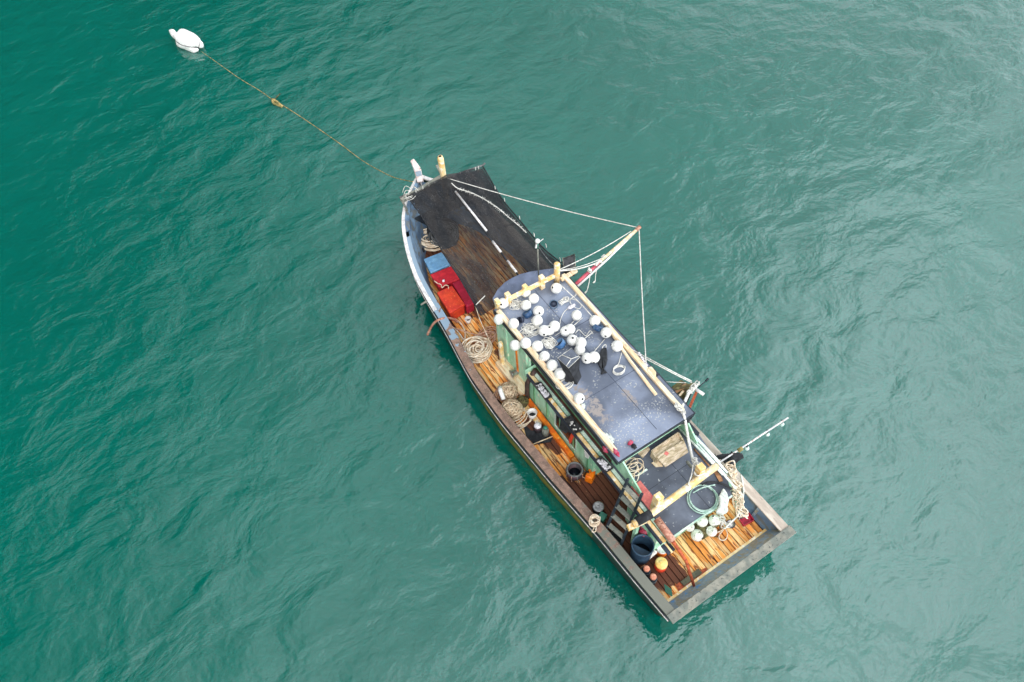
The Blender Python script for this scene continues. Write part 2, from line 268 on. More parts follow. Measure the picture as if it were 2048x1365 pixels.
# ---------------------------------------------------------------- mesh helpers
def catmull(pts, n=6, closed=False):
    P = [Vector(p) for p in pts]; out = []; N = len(P)
    rng = range(N if closed else N - 1)
    for i in rng:
        if closed: p0, p1, p2, p3 = P[i - 1], P[i], P[(i + 1) % N], P[(i + 2) % N]
        else: p0, p1, p2, p3 = P[max(i - 1, 0)], P[i], P[i + 1], P[min(i + 2, N - 1)]
        for k in range(n):
            t = k / n
            out.append(.5 * ((2 * p1) + (-p0 + p2) * t + (2 * p0 - 5 * p1 + 4 * p2 - p3) * t * t + (-p0 + 3 * p1 - 3 * p2 + p3) * t ** 3))
    if not closed: out.append(P[-1])
    return out
class MB:
    def __init__(s): s.v = []; s.f = []; s.sm = []
    def add(s, vs, fs, smooth=False):
        o = len(s.v); s.v += [Vector(v) for v in vs]; s.f += [tuple(i + o for i in f) for f in fs]; s.sm += [smooth] * len(fs); return s
    def box(s, c, size, rz=0, top=1.0):
        x, y, z = (v / 2 for v in size); m = Matrix.Rotation(rz, 3, 'Z'); c = Vector(c)
        vs = [c + m @ Vector((a * x * (top if k > 0 else 1), b * y * (top if k > 0 else 1), k * z)) for k in (-1, 1) for a, b in ((-1, -1), (1, -1), (1, 1), (-1, 1))]
        return s.add(vs, [(3, 2, 1, 0), (4, 5, 6, 7), (0, 1, 5, 4), (1, 2, 6, 5), (2, 3, 7, 6), (3, 0, 4, 7)])
    def span(s, x0, x1, y0, y1, z0, z1): return s.box(((x0 + x1) / 2, (y0 + y1) / 2, (z0 + z1) / 2), (abs(x1 - x0), abs(y1 - y0), abs(z1 - z0)))
    def beam(s, p, q, w, h=None, w2=None):
        p, q = Vector(p), Vector(q); h = h or w; w2 = w2 or w; k = w2 / w
        d = (q - p).normalized(); u = Vector((0, 0, 1)) if abs(d.z) < .9 else Vector((1, 0, 0))
        a = d.cross(u).normalized(); b = a.cross(d).normalized()
        vs = [c + a * i * w / 2 * g + b * j * h / 2 * g for c, g in ((p, 1), (q, k)) for i, j in ((-1, -1), (1, -1), (1, 1), (-1, 1))]
        return s.add(vs, [(0, 1, 2, 3), (7, 6, 5, 4), (4, 5, 1, 0), (5, 6, 2, 1), (6, 7, 3, 2), (7, 4, 0, 3)])
    def prism(s, pts, z0, z1, inset=1.0):
        n = len(pts); c = sum((Vector((p[0], p[1], 0)) for p in pts), Vector()) / n
        lo = [c + (Vector((p[0], p[1], 0)) - c) * inset + Vector((0, 0, z0)) for p in pts]; hi = [Vector((p[0], p[1], z1)) for p in pts]
        return s.add(lo + hi, [tuple(range(n - 1, -1, -1)), tuple(range(n, 2 * n))] + [(i, (i + 1) % n, n + (i + 1) % n, n + i) for i in range(n)])
    def tube(s, pts, r, k=6, r1=None, closed=False, cap=True):
        P = [Vector(p) for p in pts]; n = len(P)
        if n < 2: return s
        vs = []; prev = None
        for i, p in enumerate(P):
            d = (P[(i + 1) % n] - P[i - 1]) if closed else (P[min(i + 1, n - 1)] - P[max(i - 1, 0)])
            if d.length < 1e-7: d = Vector((0, 0, 1))
            d.normalize()
            if prev is None:
                u = Vector((0, 0, 1)) if abs(d.z) < .9 else Vector((1, 0, 0)); a = d.cross(u).normalized()
            else:
                a = prev - d * prev.dot(d); a = a.normalized() if a.length > 1e-5 else d.orthogonal().normalized()
            prev = a; b = d.cross(a); rr = r if r1 is None else r + (r1 - r) * i / (n - 1)
            vs += [p + (a * math.cos(6.2832 * j / k) + b * math.sin(6.2832 * j / k)) * rr for j in range(k)]
        fs = [(i * k + j, i * k + (j + 1) % k, ((i + 1) % n) * k + (j + 1) % k, ((i + 1) % n) * k + j) for i in range(n if closed else n - 1) for j in range(k)]
        if cap and not closed: fs += [tuple(range(k - 1, -1, -1)), tuple((n - 1) * k + j for j in range(k))]
        return s.add(vs, fs, True)
    def lathe(s, prof, c, k=24, axis=None, ex=1, ey=1):
        """prof: (radius, height) pairs from bottom to top"""
        c = Vector(c); q = Vector((0, 0, 1)).rotation_difference(Vector(axis)).to_matrix() if axis is not None else Matrix.Identity(3)
        vs = [c + q @ Vector((r * ex * math.cos(6.2832 * j / k), r * ey * math.sin(6.2832 * j / k), h)) for r, h in prof for j in range(k)]
        n = len(prof)
        fs = [(i * k + j, i * k + (j + 1) % k, (i + 1) * k + (j + 1) % k, (i + 1) * k + j) for i in range(n - 1) for j in range(k)]
        fs += [tuple(range(k - 1, -1, -1)), tuple((n - 1) * k + j for j in range(k))]
        return s.add(vs, fs, True)
    def blob(s, c, r, k=16, amp=0, sc=(1, 1, 1), seed=0, fs=2.0):
        c = Vector(c); vs = []; n = k // 2
        for i in range(n + 1):
            for j in range(k):
                a, b = math.pi * i / n, 6.2832 * j / k
                p = Vector((math.sin(a) * math.cos(b), math.sin(a) * math.sin(b), -math.cos(a)))
                rr = r * (1 + amp * noise.noise(p * fs + Vector((seed * 7.1, seed * 3.3, 0))))
                vs.append(c + Vector((p.x * sc[0], p.y * sc[1], p.z * sc[2])) * rr)
        fs_ = [(i * k + j, i * k + (j + 1) % k, (i + 1) * k + (j + 1) % k, (i + 1) * k + j) for i in range(n) for j in range(k)]
        return s.add(vs, fs_, True)
    def build(s, name, m, parent=None, org=None, bevel=0):
        org = Vector(parent['_o']) if parent is not None else Vector(org or (0, 0, 0))
        me = bpy.data.meshes.new(name); me.from_pydata([v - org for v in s.v], [], s.f); me.validate()
        if len(me.polygons) == len(s.sm): me.polygons.foreach_set('use_smooth', s.sm)
        me.materials.append(m); me.update()
        o = bpy.data.objects.new(name, me); COL.objects.link(o)
        if parent is not None: o.parent = parent; o['_o'] = list(org)
        else: o.location = org; o['_o'] = list(org)
        if bevel:
            b = o.modifiers.new('bevel', 'BEVEL'); b.width = bevel; b.segments = 2; b.limit_method = 'ANGLE'
        return o
def tag(o, label, cat, group=None, kind=None):
    if label: o['label'] = label
    if cat: o['category'] = cat
    if group: o['group'] = group
    if kind: o['kind'] = kind
    return o
def thing(name, label, cat, loc, group=None):
    o = bpy.data.objects.new(name, None); COL.objects.link(o); o.location = loc; o['_o'] = list(loc); o.empty_display_size = .1
    return tag(o, label, cat, group)
def solo(mb, name, m, label, cat, group=None, org=None, bevel=0):
    if org is None:
        xs = [v.x for v in mb.v]; ys = [v.y for v in mb.v]; zs = [v.z for v in mb.v]
        org = ((min(xs) + max(xs)) / 2, (min(ys) + max(ys)) / 2, min(zs))
    return tag(mb.build(name, m, None, org, bevel), label, cat, group)
def struct(mb, name, m): return tag(mb.build(name, m), None, None, kind='structure')
def coil_pts(c, rx, ry, turns, h, seed=0, jit=.12, n=22, rin=.55, rz=0, lay=1.0):
    g = random.Random(seed); c = Vector(c); out = []
    ph = [g.uniform(0, 6.28) for _ in range(4)]; N = int(turns * n)
    for i in range(N):
        a = 6.2832 * i / n; u = i / N
        k = rin + (1 - rin) * abs(math.sin(u * 9.4 + ph[0])) * (.9 + .1 * math.sin(a * .37 + ph[1]))
        off = Vector((math.sin(a * .113 + ph[2]), math.cos(a * .131 + ph[3]), 0)) * jit * rx
        p = Vector((rx * k * math.cos(a), ry * k * math.sin(a), 0)) + off
        p.rotate(Matrix.Rotation(rz, 3, 'Z'))
        out.append(c + p + Vector((0, 0, h * (u * lay) + .012 * math.sin(a * 1.7 + ph[1]))))
    return out
def tangle_pts(c, rx, ry, n, h, seed=0, sm=5):
    g = random.Random(seed); c = Vector(c); P = []; a = g.uniform(0, 6)
    for i in range(n):
        a += g.uniform(.9, 2.4); k = g.uniform(.08, 1)
        P.append(c + Vector((rx * k * math.cos(a), ry * k * math.sin(a), g.uniform(0, h))))
    return catmull(P, sm)
def px(pts, z): return [W(x, y, z) for x, y in pts]

# ================================================================ the sea
s_ = MB(); s_.add([(-400, -400, 0), (400, -400, 0), (400, 400, 0), (-400, 400, 0)], [(0, 1, 2, 3)])
struct(s_, 'sea', M_water)

# ================================================================ the boat
BOAT = thing('fishing_boat', 'long wooden fishing boat with mint green cabin and orange plank deck moored on teal sea', 'fishing boat', (0, 0, 0))
def B(mb, name, m, label=None, parent=None, bevel=0):
    o = mb.build(name, m, parent or BOAT, bevel=bevel)
    if label: o['label'] = label
    return o
def zg(y): return 1.3 + .95 * (max(0, y - 2) / 9.5) ** 2
pp = [(1348, 1245), (1275, 1160), (1200, 1068), (1100, 955), (1000, 835), (940, 750), (890, 655), (850, 590), (829, 550), (813, 500), (806, 460), (805, 430), (811, 404), (822, 375), (836, 352)]
PT = []
for (a, b) in pp:
    z = 1.3
    for _ in range(6): w = W(a, b, z); z = zg(w.y)
    PT.append((w.y, w.x))
PT[0] = (-6.26, PT[0][1])
YB = PT[-1][0]; XB = PT[-1][1]
py_, px_ = [p[0] for p in PT], [p[1] for p in PT]
sy = [-6.26, -3, 0, 3, 5.5, 7.5, 8.8, 9.8, YB - .6, YB]; sx = [2.05, 2.04, 2.0, 2.0, 1.98, 1.85, 1.62, 1.3, XB + .42, XB + .03]
def xp(y): return float(np.interp(y, py_, px_))
def xs(y): return float(np.interp(y, sy, sx))
Y0 = -6.26; NS = 72
YS = [Y0 + (YB - Y0) * i / NS for i in range(NS + 1)]
def smooth_edge(f):
    v = [f(y) for y in YS]
    for _ in range(3): v = [v[0]] + [(v[i - 1] + 2 * v[i] + v[i + 1]) / 4 for i in range(1, NS)] + [v[-1]]
    return lambda y: float(np.interp(y, YS, v))
XP, XS = smooth_edge(xp), smooth_edge(xs)
def shear(y, z):
    g = zg(y)
    if y < -4: return y + (g - z) * .45 * min(1, (-4 - y) / 2.26)
    if y > 7: return y - (g - z) * .55 * min(1, (y - 7) / 3.5)
    return y
def skin(side, rows):
    """rows: (z offset below the sheer or absolute z, inset from the sheer line)"""
    f = XP if side < 0 else XS; m = MB(); vs = []; k = len(rows)
    for y in YS:
        cx = (XP(y) + XS(y)) / 2; hw = abs(f(y) - cx)
        for (zz, ins) in rows:
            z = zg(y) - zz if zz >= 0 else -zz - 10
            i_ = min(ins * (1 + .9 * max(0, (y - 5) / 6)), hw * .97)
            vs.append((f(y) - side * i_, shear(y, z), z))
    fs = []
    for i in range(NS):
        for j in range(k - 1):
            q = (i * k + j, i * k + j + 1, (i + 1) * k + j + 1, (i + 1) * k + j)
            fs.append(q if side < 0 else q[::-1])
    return m.add(vs, fs, True)
for sd in (-1, 1):
    B(skin(sd, [(.0, .02), (.3, .02), (-10.55, .04)]), 'hull_side', M_hull)
    B(skin(sd, [(-10.549, .038), (-10.0, .09), (-9.4, .75)]), 'hull_bottom', M_algae)
    B(skin(sd, [(.02, .12), (.25, .2), (-10.76, .34)]), 'bulwark_lining', M_blue_in)
    # rub rail: a dark plank with a white bead along it
    f = XP if sd < 0 else XS
    pts = [Vector((f(y) - sd * .01, shear(y, zg(y) - .3), zg(y) - .3)) for y in YS]
    m = MB(); m.tube(pts, .05, 6); B(m, 'rub_rail', M_black)
    m = MB(); m.tube([p + Vector((sd * .045, 0, .03)) for p in pts], .016, 5); B(m, 'bead', M_white)
# transom
def tr_pt(u, z, off=0.0, ins=0.0):
    x0, x1 = XP(Y0) + ins, XS(Y0) - ins; return Vector((x0 + (x1 - x0) * u, shear(Y0, z) + off, z))
m = MB(); k = [(1.3, 0, .02), (.32, 0, .14), (-.6, 0, .7)]
vs = []
for (z, o, i) in k: vs += [tr_pt(0, z, o, i), tr_pt(1, z, o, i)]
m.add(vs, [(0, 1, 3, 2), (2, 3, 5, 4)]); B(m, 'transom', M_cap_grey)
m = MB(); vs = [(XP(Y0) + .14, -6.04, 1.3), (XS(Y0) - .14, -6.04, 1.3), (XP(-5.7) + .3, -5.68, .76), (XS(-5.7) - .3, -5.68, .76)]
m.add(vs, [(1, 0, 2, 3)]); B(m, 'transom_lining', M_blue_worn)
# cap rails
def cap(side, y0, y1, o0, o1, up, th, mt, name='gunwale'):
    f = XP if side < 0 else XS; m = MB(); vs = []; ys = [y for y in YS if y0 <= y <= y1]
    for y in ys:
        z = zg(y) + up
        for (o, dz) in ((o0, 0), (o1, 0), (o1, -th), (o0, -th)):
            cx = (XP(y) + XS(y)) / 2; x = f(y) - side * o
            if (x - cx) * side < 0: x = cx
            vs.append((x, y, z + dz))
    fs = []
    for i in range(len(ys) - 1):
        for j in range(4):
            q = (i * 4 + j, i * 4 + (j + 1) % 4, (i + 1) * 4 + (j + 1) % 4, (i + 1) * 4 + j); fs.append(q if side > 0 else q[::-1])
    n = len(vs); fs += [(0, 1, 2, 3), (n - 4, n - 3, n - 2, n - 1)]
    m.add(vs, fs); return B(m, name, mt)
cap(-1, Y0, 9.0, -.03, .23, .03, .05, M_cap_port)
cap(-1, 5.6, YB, -.05, .08, .05, .07, M_white, 'rail_strip')
cap(-1, 8.9, YB, .075, .26, .025, .05, M_blue_in, 'gunwale')
cap(1, Y0, 8.5, -.03, .25, .03, .05, M_cap_tan)
cap(1, 8.4, YB, -.05, .1, .05, .07, M_white, 'rail_strip')
m = MB(); m.box(((XP(Y0) + XS(Y0)) / 2, -6.16, 1.337), (XS(Y0) - XP(Y0) + .12, .25, .055)); B(m, 'transom_cap', M_cap_grey, bevel=.01)
# bulwark frames (knees) along the inside
for sd in (-1, 1):
    f = XP if sd < 0 else XS
    for i in range(12):
        y = -5.2 + i * 1.25
        if sd > 0 and -3 < y < 6.5: continue
        m = MB(); m.beam((f(y) - sd * .2, y, zg(y) - .05), (f(y) - sd * .33, y, .8), .07, .06); B(m, 'rib', M_blue_worn)
# deck planks
m = MB(); x = -2.25; g = random.Random(3)
while x < 2.0:
    w = .158; run = None; yy = -5.95
    ysam = [-5.69 + .1 * i for i in range(160)]
    ok = [y for y in ysam if XP(y) + .3 < x and x + w < XS(y) - .3 and y < 9.9]
    if ok:
        a, b = min(ok), max(ok); y = a
        while y < b - .05:
            e = min(b, y + g.uniform(1.8, 3.2)); dz = g.uniform(-.008, .008); wob = [g.uniform(-.002, .016) for _ in range(4)]
            m.add([(x + wob[0], y, .8 + dz), (x + w - wob[1] - .012, y, .8 + dz), (x + w - wob[2] - .012, e - .008, .8 + dz), (x + wob[3], e - .008, .8 + dz),
                   (x, y, .76), (x + w - .01, y, .76), (x + w - .01, e - .008, .76), (x, e - .008, .76)],
                  [(0, 1, 2, 3), (1, 0, 4, 5), (2, 1, 5, 6), (3, 2, 6, 7), (0, 3, 7, 4)])
            y = e
    x += w + .006
B(m, 'deck', M_deck)
m = MB(); vs = []; ys = [y for y in YS if -5.9 < y < 10]
for y in ys: vs += [(XP(y) + .25, y, .755), (XS(y) - .25, y, .755)]
m.add(vs, [(2 * i, 2 * i + 1, 2 * i + 3, 2 * i + 2) for i in range(len(ys) - 1)]); B(m, 'deck_underlay', M_brown)
m = MB(); m.span(XP(-5.9) + .3, XS(-5.9) - .3, -5.74, -5.66, .77, .83); B(m, 'deck_end_board', M_cream)
# small lozenge opening in the aft deck
cdm = W(1337, 1181, .83)
m = MB(); m.prism([(cdm.x - .02, cdm.y - .22), (cdm.x + .09, cdm.y - .02), (cdm.x + .02, cdm.y + .2), (cdm.x - .09, cdm.y + .02)], .8, .812); B(m, 'scupper', M_diam, 'green diamond shaped opening in the planks')
# fore deck
m = MB(); vs = []; ys = [9.6 + (YB - .35 - 9.6) * i / 8 for i in range(9)]
for y in ys: vs += [(XP(y) + min(.2, (XS(y) - XP(y)) * .4), y, zg(y) - .28), (XS(y) - min(.2, (XS(y) - XP(y)) * .4), y, zg(y) - .28)]
m.add(vs, [(2 * i, 2 * i + 1, 2 * i + 3, 2 * i + 2) for i in range(8)]); B(m, 'foredeck', M_blue_in)
m = MB(); m.span(XP(9.6) + .2, XS(9.6) - .2, 9.57, 9.63, .8, zg(9.6) - .25); B(m, 'bulkhead', M_black)
# stem post
zt = zg(YB)
p0, p1 = W(841, 365, zt + .02), W(835, 340, zt + .28); p2 = W(824, 320, zt + .62)
m = MB(); m.beam(p0, p1, .22, .14, .26); m.beam(p1, p2, .26, .12, .15); B(m, 'stem_post', M_stem, 'white stem post with red paint marks', bevel=.02)
m = MB(); m.beam(W(838, 352, zt + .2), W(836, 343, zt + .33), .2, .13); B(m, 'stem_block', M_blue_worn)
m = MB(); m.beam(Vector((XB, YB - .15, zt)), Vector((XB, YB - 1.4, -.5)), .16, .14); B(m, 'stem', M_white)

# ---- deckhouse
m = MB(); m.span(-1.26, 1.35, -1.75, 1.6, .8, 2.12); m.span(-.8, 1.34, -3.3, -1.752, .8, 2.11); m.span(-1.26, 1.35, -4.5, -3.302, .8, 2.12); m.span(-1.06, 1.35, 1.6, 3.5, .8, 2.19); dh = B(m, 'deckhouse_wall', M_green)
m = MB(); m.span(-1.04, 1.5, -2.9, 3.55, 2.2, 2.26); m.prism([(-1.04, -2.902), (-1.04, -4.72), (1.02, -4.72), (1.32, -4.2), (1.5, -2.902)], 2.2, 2.26); lr = B(m, 'deckhouse_roof', M_roof2, bevel=.01)
m = MB()
m.span(-1.0, 1.4, -3.406, -3.394, 2.26, 2.263); m.span(.3, .312, -4.7, -2.5, 2.261, 2.264); B(m, 'seam', M_black, parent=lr)
m = MB(); m.span(-1.04, 1.02, -4.76, -4.725, 2.19, 2.27); B(m, 'trim', M_pale, parent=lr)
for i in range(9):           # wall battens
    y = 1.2 - i * .68
    if -3.4 < y < -1.7: continue
    m = MB(); m.span(-1.285, -1.262, y - .03, y + .03, .95, 2.1); B(m, 'batten', M_green2, parent=dh)
for (y0, y1, z0, z1) in ((.05, -.95, 1.25, 2.1),):
    m = MB(); m.span(-1.275, -1.262, y1, y0, z0, z1); w_ = B(m, 'window', M_dark_gloss)
    m = MB(); m.span(-1.3, -1.278, y0 + .05, y1 - .05, z0 - .06, z0); m.span(-1.3, -1.278, y1 - .05, y1 - .005, z0, z1); m.span(-1.3, -1.278, y0 + .005, y0 + .05, z0, z1); B(m, 'window_frame', M_pale, parent=w_)
# side ledge made of painted strips
def strip(x0, x1, y0, y1, z0, z1, mt, nm='ledge_strip'):
    m = MB(); m.span(x0, x1, y0, y1, z0, z1); return B(m, nm, mt)
strip(-1.33, -1.28, -4.7, 1.55, 2.10, 2.22, M_navy, 'ledge_edge')
strip(-1.275, -1.18, -4.72, 1.5, 2.18, 2.25, M_cream)
strip(-1.178, -1.155, -4.8, 1.5, 2.14, 2.2, M_brown)
strip(-1.15, -1.055, -4.8, 1.5, 2.18, 2.255, M_pale)
strip(-1.053, -1.045, -4.8, 1.5, 2.15, 2.235, M_black)
strip(-1.04, -.975, -2.2, 1.5, 2.262, 2.275, M_brown, 'walkway')
strip(-1.35, -.98, 1.5, 1.56, 2.1, 2.38, M_green, 'ledge_end')
# orange kerb and pale plinth at the wall foot
strip(-1.46, -1.31, -.95, 1.6, .8, .96, M_orange, 'kerb')
strip(-1.5, -1.12, 1.6, 3.1, .8, 1.02, M_tan, 'plinth')
strip(-1.62, -1.47, 0.5, 1.6, .8, .88, M_cream, 'plinth')
# full-height forward wall
strip(-1.14, -1.08, 1.6, 3.45, 1.02, 2.98, M_green, 'side_wall')
for y in (1.75, 2.3, 2.85): strip(-1.175, -1.142, y - .04, y + .03, 1.1, 2.9, M_green if y != 2.3 else M_orange, 'frame_post')
m = MB(); p = W(1004, 690, 1.9); m.beam((-1.32, 2.95, .8), (-1.32, 2.95, 2.15), .13, .13); B(m, 'corner_post', M_cream, bevel=.02)
# ---- wheelhouse
m = MB(); m.span(-.97, 1.2, -2.2, 3.4, 2.262, 3.02); wh = B(m, 'wheelhouse_wall', M_green2)
m = MB(); m.span(-.5, .9, -2.23, -2.205, 2.3, 2.86); B(m, 'doorway', M_dark, parent=wh)
RX0, RX1, RY0, RY1, RZ = -1.13, 1.42, -2.58, 3.5, 3.1
m = MB(); m.span(RX0, RX1, RY0, RY1, RZ - .07, RZ); rf = B(m, 'wheelhouse_roof', M_roof, bevel=.01)
arc = [(RX0 + .1, 3.503)] + [(p.x, p.y) for p in px([(985, 598), (995, 580), (1010, 565), (1025, 556), (1040, 549), (1060, 544), (1080, 541), (1110, 537)], 3.06)] + [(RX1, 3.7), (RX1, 3.503)]
m = MB(); m.prism(arc, 3.0, 3.075); B(m, 'visor', M_visor, bevel=.01)
for (x0, x1, y0, y1) in ((-.98, 1.2, 1.55, 1.565), (.28, .292, -2.4, 3.4), (-.98, 1.2, -.6, -.59)):
    m = MB(); m.span(x0, x1, y0, y1, RZ, RZ + .004); B(m, 'seam', M_navy, parent=rf)
strip(RX0 - .035, RX0 - .004, RY0, RY1, 2.92, 3.09, M_black, 'roof_edge')
strip(RX1 + .004, RX1 + .035, RY0, RY1, 2.92, 3.09, M_black, 'roof_edge')
strip(RX0, RX1, RY0 - .035, RY0 - .004, 3.0, 3.09, M_black, 'roof_edge')
strip(-.985, -.972, -2.15, 1.5, 2.66, 3.0, M_dark_gloss, 'dark_wall_band')  # dark strip along the upper part of the port wheelhouse wall
m = MB(); m.beam(W(996, 622, 3.2), W(1230, 903, 3.17), .15, .1); B(m, 'roof_rail', M_tan, 'worn pale port roof rail', bevel=.012)
m = MB(); m.beam(W(1126, 550, 3.2), W(1366, 823, 3.17), .13, .1); B(m, 'roof_rail', M_tan, bevel=.012)
# wing panels aft of the wheelhouse
for x, ly in ((-1.0, -3.45), (1.18, -3.1)):
    m = MB(); q = [(-2.2, 2.27), (ly, 2.27), (ly - .02, 2.5), (-2.5, 3.02), (-2.2, 3.02)]
    m.add([(x, a, b) for a, b in q] + [(x + .04, a, b) for a, b in q], [(4, 3, 2, 1, 0), (5, 6, 7, 8, 9)] + [(i, (i + 1) % 5, 5 + (i + 1) % 5, 5 + i) for i in range(5)])
    B(m, 'wing_panel', M_green)
strip(-.95, 1.2, -2.56, -2.5, 2.78, 2.97, M_green, 'door_header')
strip(1.25, 1.48, -2.9, 3.4, 2.27, 2.4, M_black, 'side_trim')
# dark plate sticking out behind the starboard rail end
m = MB(); m.prism([tuple(W(a, b, 2.98))[:2] for a, b in ((1368, 812), (1391, 826), (1378, 845), (1352, 850), (1360, 830))], 2.93, 2.99); B(m, 'bracket_plate', M_lamp)
# front posts and beam
def post(pt, pb, zt_, zb, w, mt=M_cream, nm='post', rnd_=False):
    m = MB(); a, b = W(*pb, zb), W(*pt, zt_)
    b = Vector((a.x * .7 + b.x * .3, a.y * .7 + b.y * .3, b.z))
    if rnd_: m.lathe([(w / 2, 0), (w / 2, (b.z - a.z) - .02), (w / 2 - .02, b.z - a.z)], a, 16)
    else: m.beam(a, b, w)
    return B(m, nm, mt, bevel=.012 if not rnd_ else 0)
post((1115, 536), (1114, 564), 3.95, 3.1, .19, rnd_=True)
post((1082, 556), (1084, 576), 3.68, 3.1, .15)
post((1049, 572), (1051, 592), 3.6, 3.1, .14)
post((1014, 588), (1017, 608), 3.6, 3.1, .15)
post((991, 600), (996, 616), 3.5, 3.1, .13)
m = MB(); m.beam(W(993, 611, 3.42), W(1111, 551, 3.42), .1, .12); B(m, 'cross_beam', M_cream, bevel=.01)
m = MB(); m.beam(W(1122, 560, 3.2), W(1153, 541, 3.2), .12, .1); B(m, 'cross_beam', M_tan, bevel=.01)
# bow post, stake and head beam
a = W(889, 366, 2.35); m = MB(); m.lathe([(.11, 0), (.11, 1.5 + 1.12), (.085, 1.5 + 1.22)], (a.x, a.y, .85), 18); B(m, 'bow_post', M_cream)
m = MB(); m.lathe([(.05, 0), (.05, .01)], (a.x, a.y, .85 + 2.722), 12); B(m, 'post_hollow', M_dark)
m = MB(); m.beam(W(883, 349, 2.4), W(873, 331, 2.6), .08, .06); B(m, 'stake', M_cap_grey)
m = MB(); m.beam(W(803, 402, 2.45), W(886, 353, 2.45), .17, .12); B(m, 'head_beam', M_cap_grey, bevel=.01)
m = MB(); m.tube([W(799, 396, 2.38), W(880, 360, 2.5), W(966, 331, 2.5), W(970, 327, 2.52)], .035, 8); B(m, 'head_pole', M_rope_grey)
for p in ((-1.0, 9.8), (2.02, 9.6), (1.95, 3.9)):    # stanchions carrying the net frame
    m = MB(); xx = max(p[0], XP(p[1]) + .15) if p[0] < 0 else min(p[0], XS(p[1]) - .1); m.beam((xx, p[1], zg(p[1])), (p[0], p[1], 2.45), .06); B(m, 'stanchion', M_cap_grey)
# aft goal post
m = MB(); m.tube([W(1266, 1049, 2.7), W(1300, 1030, 2.72), W(1434, 932, 2.75)], .095, 14); B(m, 'cross_bar', M_cream, 'thick yellow crossbar over the aft roof')
post((1321, 992), (1309, 1020), 3.15, 2.26, .2); post((1401, 934), (1393, 960), 3.1, 2.26, .19)
m = MB(); m.beam(W(1255, 1057, 2.55), W(1292, 1040, 2.55), .14, .14); B(m, 'beam_end', M_cream, bevel=.01)
m = MB(); m.tube([W(1273, 1044, 2.74), W(1302, 1028, 2.76)], .125, 10); B(m, 'rubber_wrap', M_cloth)
for a_, b_ in (((1270, 1050), (1258, 1100)),):
    m = MB(); m.beam((-1.5, -3.95, .8), (-1.5, -3.95, 2.6), .1, .1); B(m, 'leg_post', M_green)
# exhaust pipe and winch drum at the wall
e = W(1055, 796, .95); e2 = W(1066, 744, 2.35)
m = MB(); m.tube([e, e + Vector((0, 0, .3)), Vector((e.x * .9 + e2.x * .1, e.y * .9 + e2.y * .1, 1.8)), e2 - Vector((.02, 0, .1)), e2 + Vector((.1, 0, .02))], .075, 12); B(m, 'exhaust_pipe', M_exh, 'brown upright exhaust pipe')
a = W(1022, 749, 1.15); b = W(1043, 739, 1.15)
m = MB(); dd_ = b - a
m.lathe([(.14, 0), (.14, .02), (.1, .05), (.1, dd_.length - .05), (.15, dd_.length - .02), (.15, dd_.length)], a, 20, dd_); B(m, 'winch_drum', M_steel)
# roller with rusty shaft going down aft
m = MB(); m.tube([W(1313, 1038, 2.5), W(1346, 1083, 2.36)], .1, 16); rl = B(m, 'roller', M_rust)
m = MB(); m.tube([W(1345, 1082, 2.36), W(1372, 1122, 1.5), W(1388, 1172, .95)], .05, 10, .04); B(m, 'roller_shaft', M_rust2)
# bench along the aft edge under the port ledge
strip(-1.33, -1.24, -5.0, -4.72, 2.05, 2.12, M_navy, 'rail_end')
strip(-1.235, -1.19, -5.02, -4.74, 2.08, 2.14, M_cream, 'rail_end')
strip(-1.18, -1.09, -5.0, -4.74, 2.05, 2.11, M_black, 'rail_end')

# ================================================================ shade net over the fore deck
NP = catmull(px([(814, 392), (828, 412), (841, 430), (852, 448), (874, 483), (884, 502), (901, 530), (920, 558), (947, 605), (962, 632)], 2.5), 5)
NSB = catmull(px([(966, 334), (979, 356), (990, 376), (1010, 406), (1040, 442), (1080, 490), (1112, 518), (1135, 532), (1150, 542)], 2.5), 6)
def samp(L, t): i = t * (len(L) - 1); k = min(int(i), len(L) - 2); return L[k].lerp(L[k + 1], i - k)
m = MB(); NU, NV = 60, 30; vs = []
for i in range(NU + 1):
    for j in range(NV + 1):
        u, v = i / NU, j / NV; a, b = samp(NP, u), samp(NSB, u); p = a.lerp(b, v)
        rid = 1 - abs(v - .5) * 2
        z = 2.5 + (.26 - .12 * math.sin(math.pi * u)) * rid - .05 * math.sin(math.pi * min(1, 2 * rid)) * math.sin(math.pi * u) + .06 * noise.noise(Vector((p.x * 2, p.y * 1.5, 0))) * min(1, rid * 4) + .015 * math.sin(p.x * 9 + 2 * noise.noise(p)) * min(1, rid * 4)
        vs.append((p.x, p.y, z))
m.add(vs, [(i * (NV + 1) + j, i * (NV + 1) + j + 1, (i + 1) * (NV + 1) + j + 1, (i + 1) * (NV + 1) + j) for i in range(NU) for j in range(NV)], True)
NET = thing('shade_net', 'large black shade net stretched over the bow deck of the boat', 'shade net', W(960, 480, 2.3))
m.build('netting', M_net, NET)
def ridge(u, v=.5, dz=.04):
    p = samp(NP, u).lerp(samp(NSB, u), v); rid = 1 - abs(v - .5) * 2
    return Vector((p.x, p.y, 2.5 + (.26 - .12 * math.sin(math.pi * u)) * rid - .05 * math.sin(math.pi * min(1, 2 * rid)) * math.sin(math.pi * u) + dz))
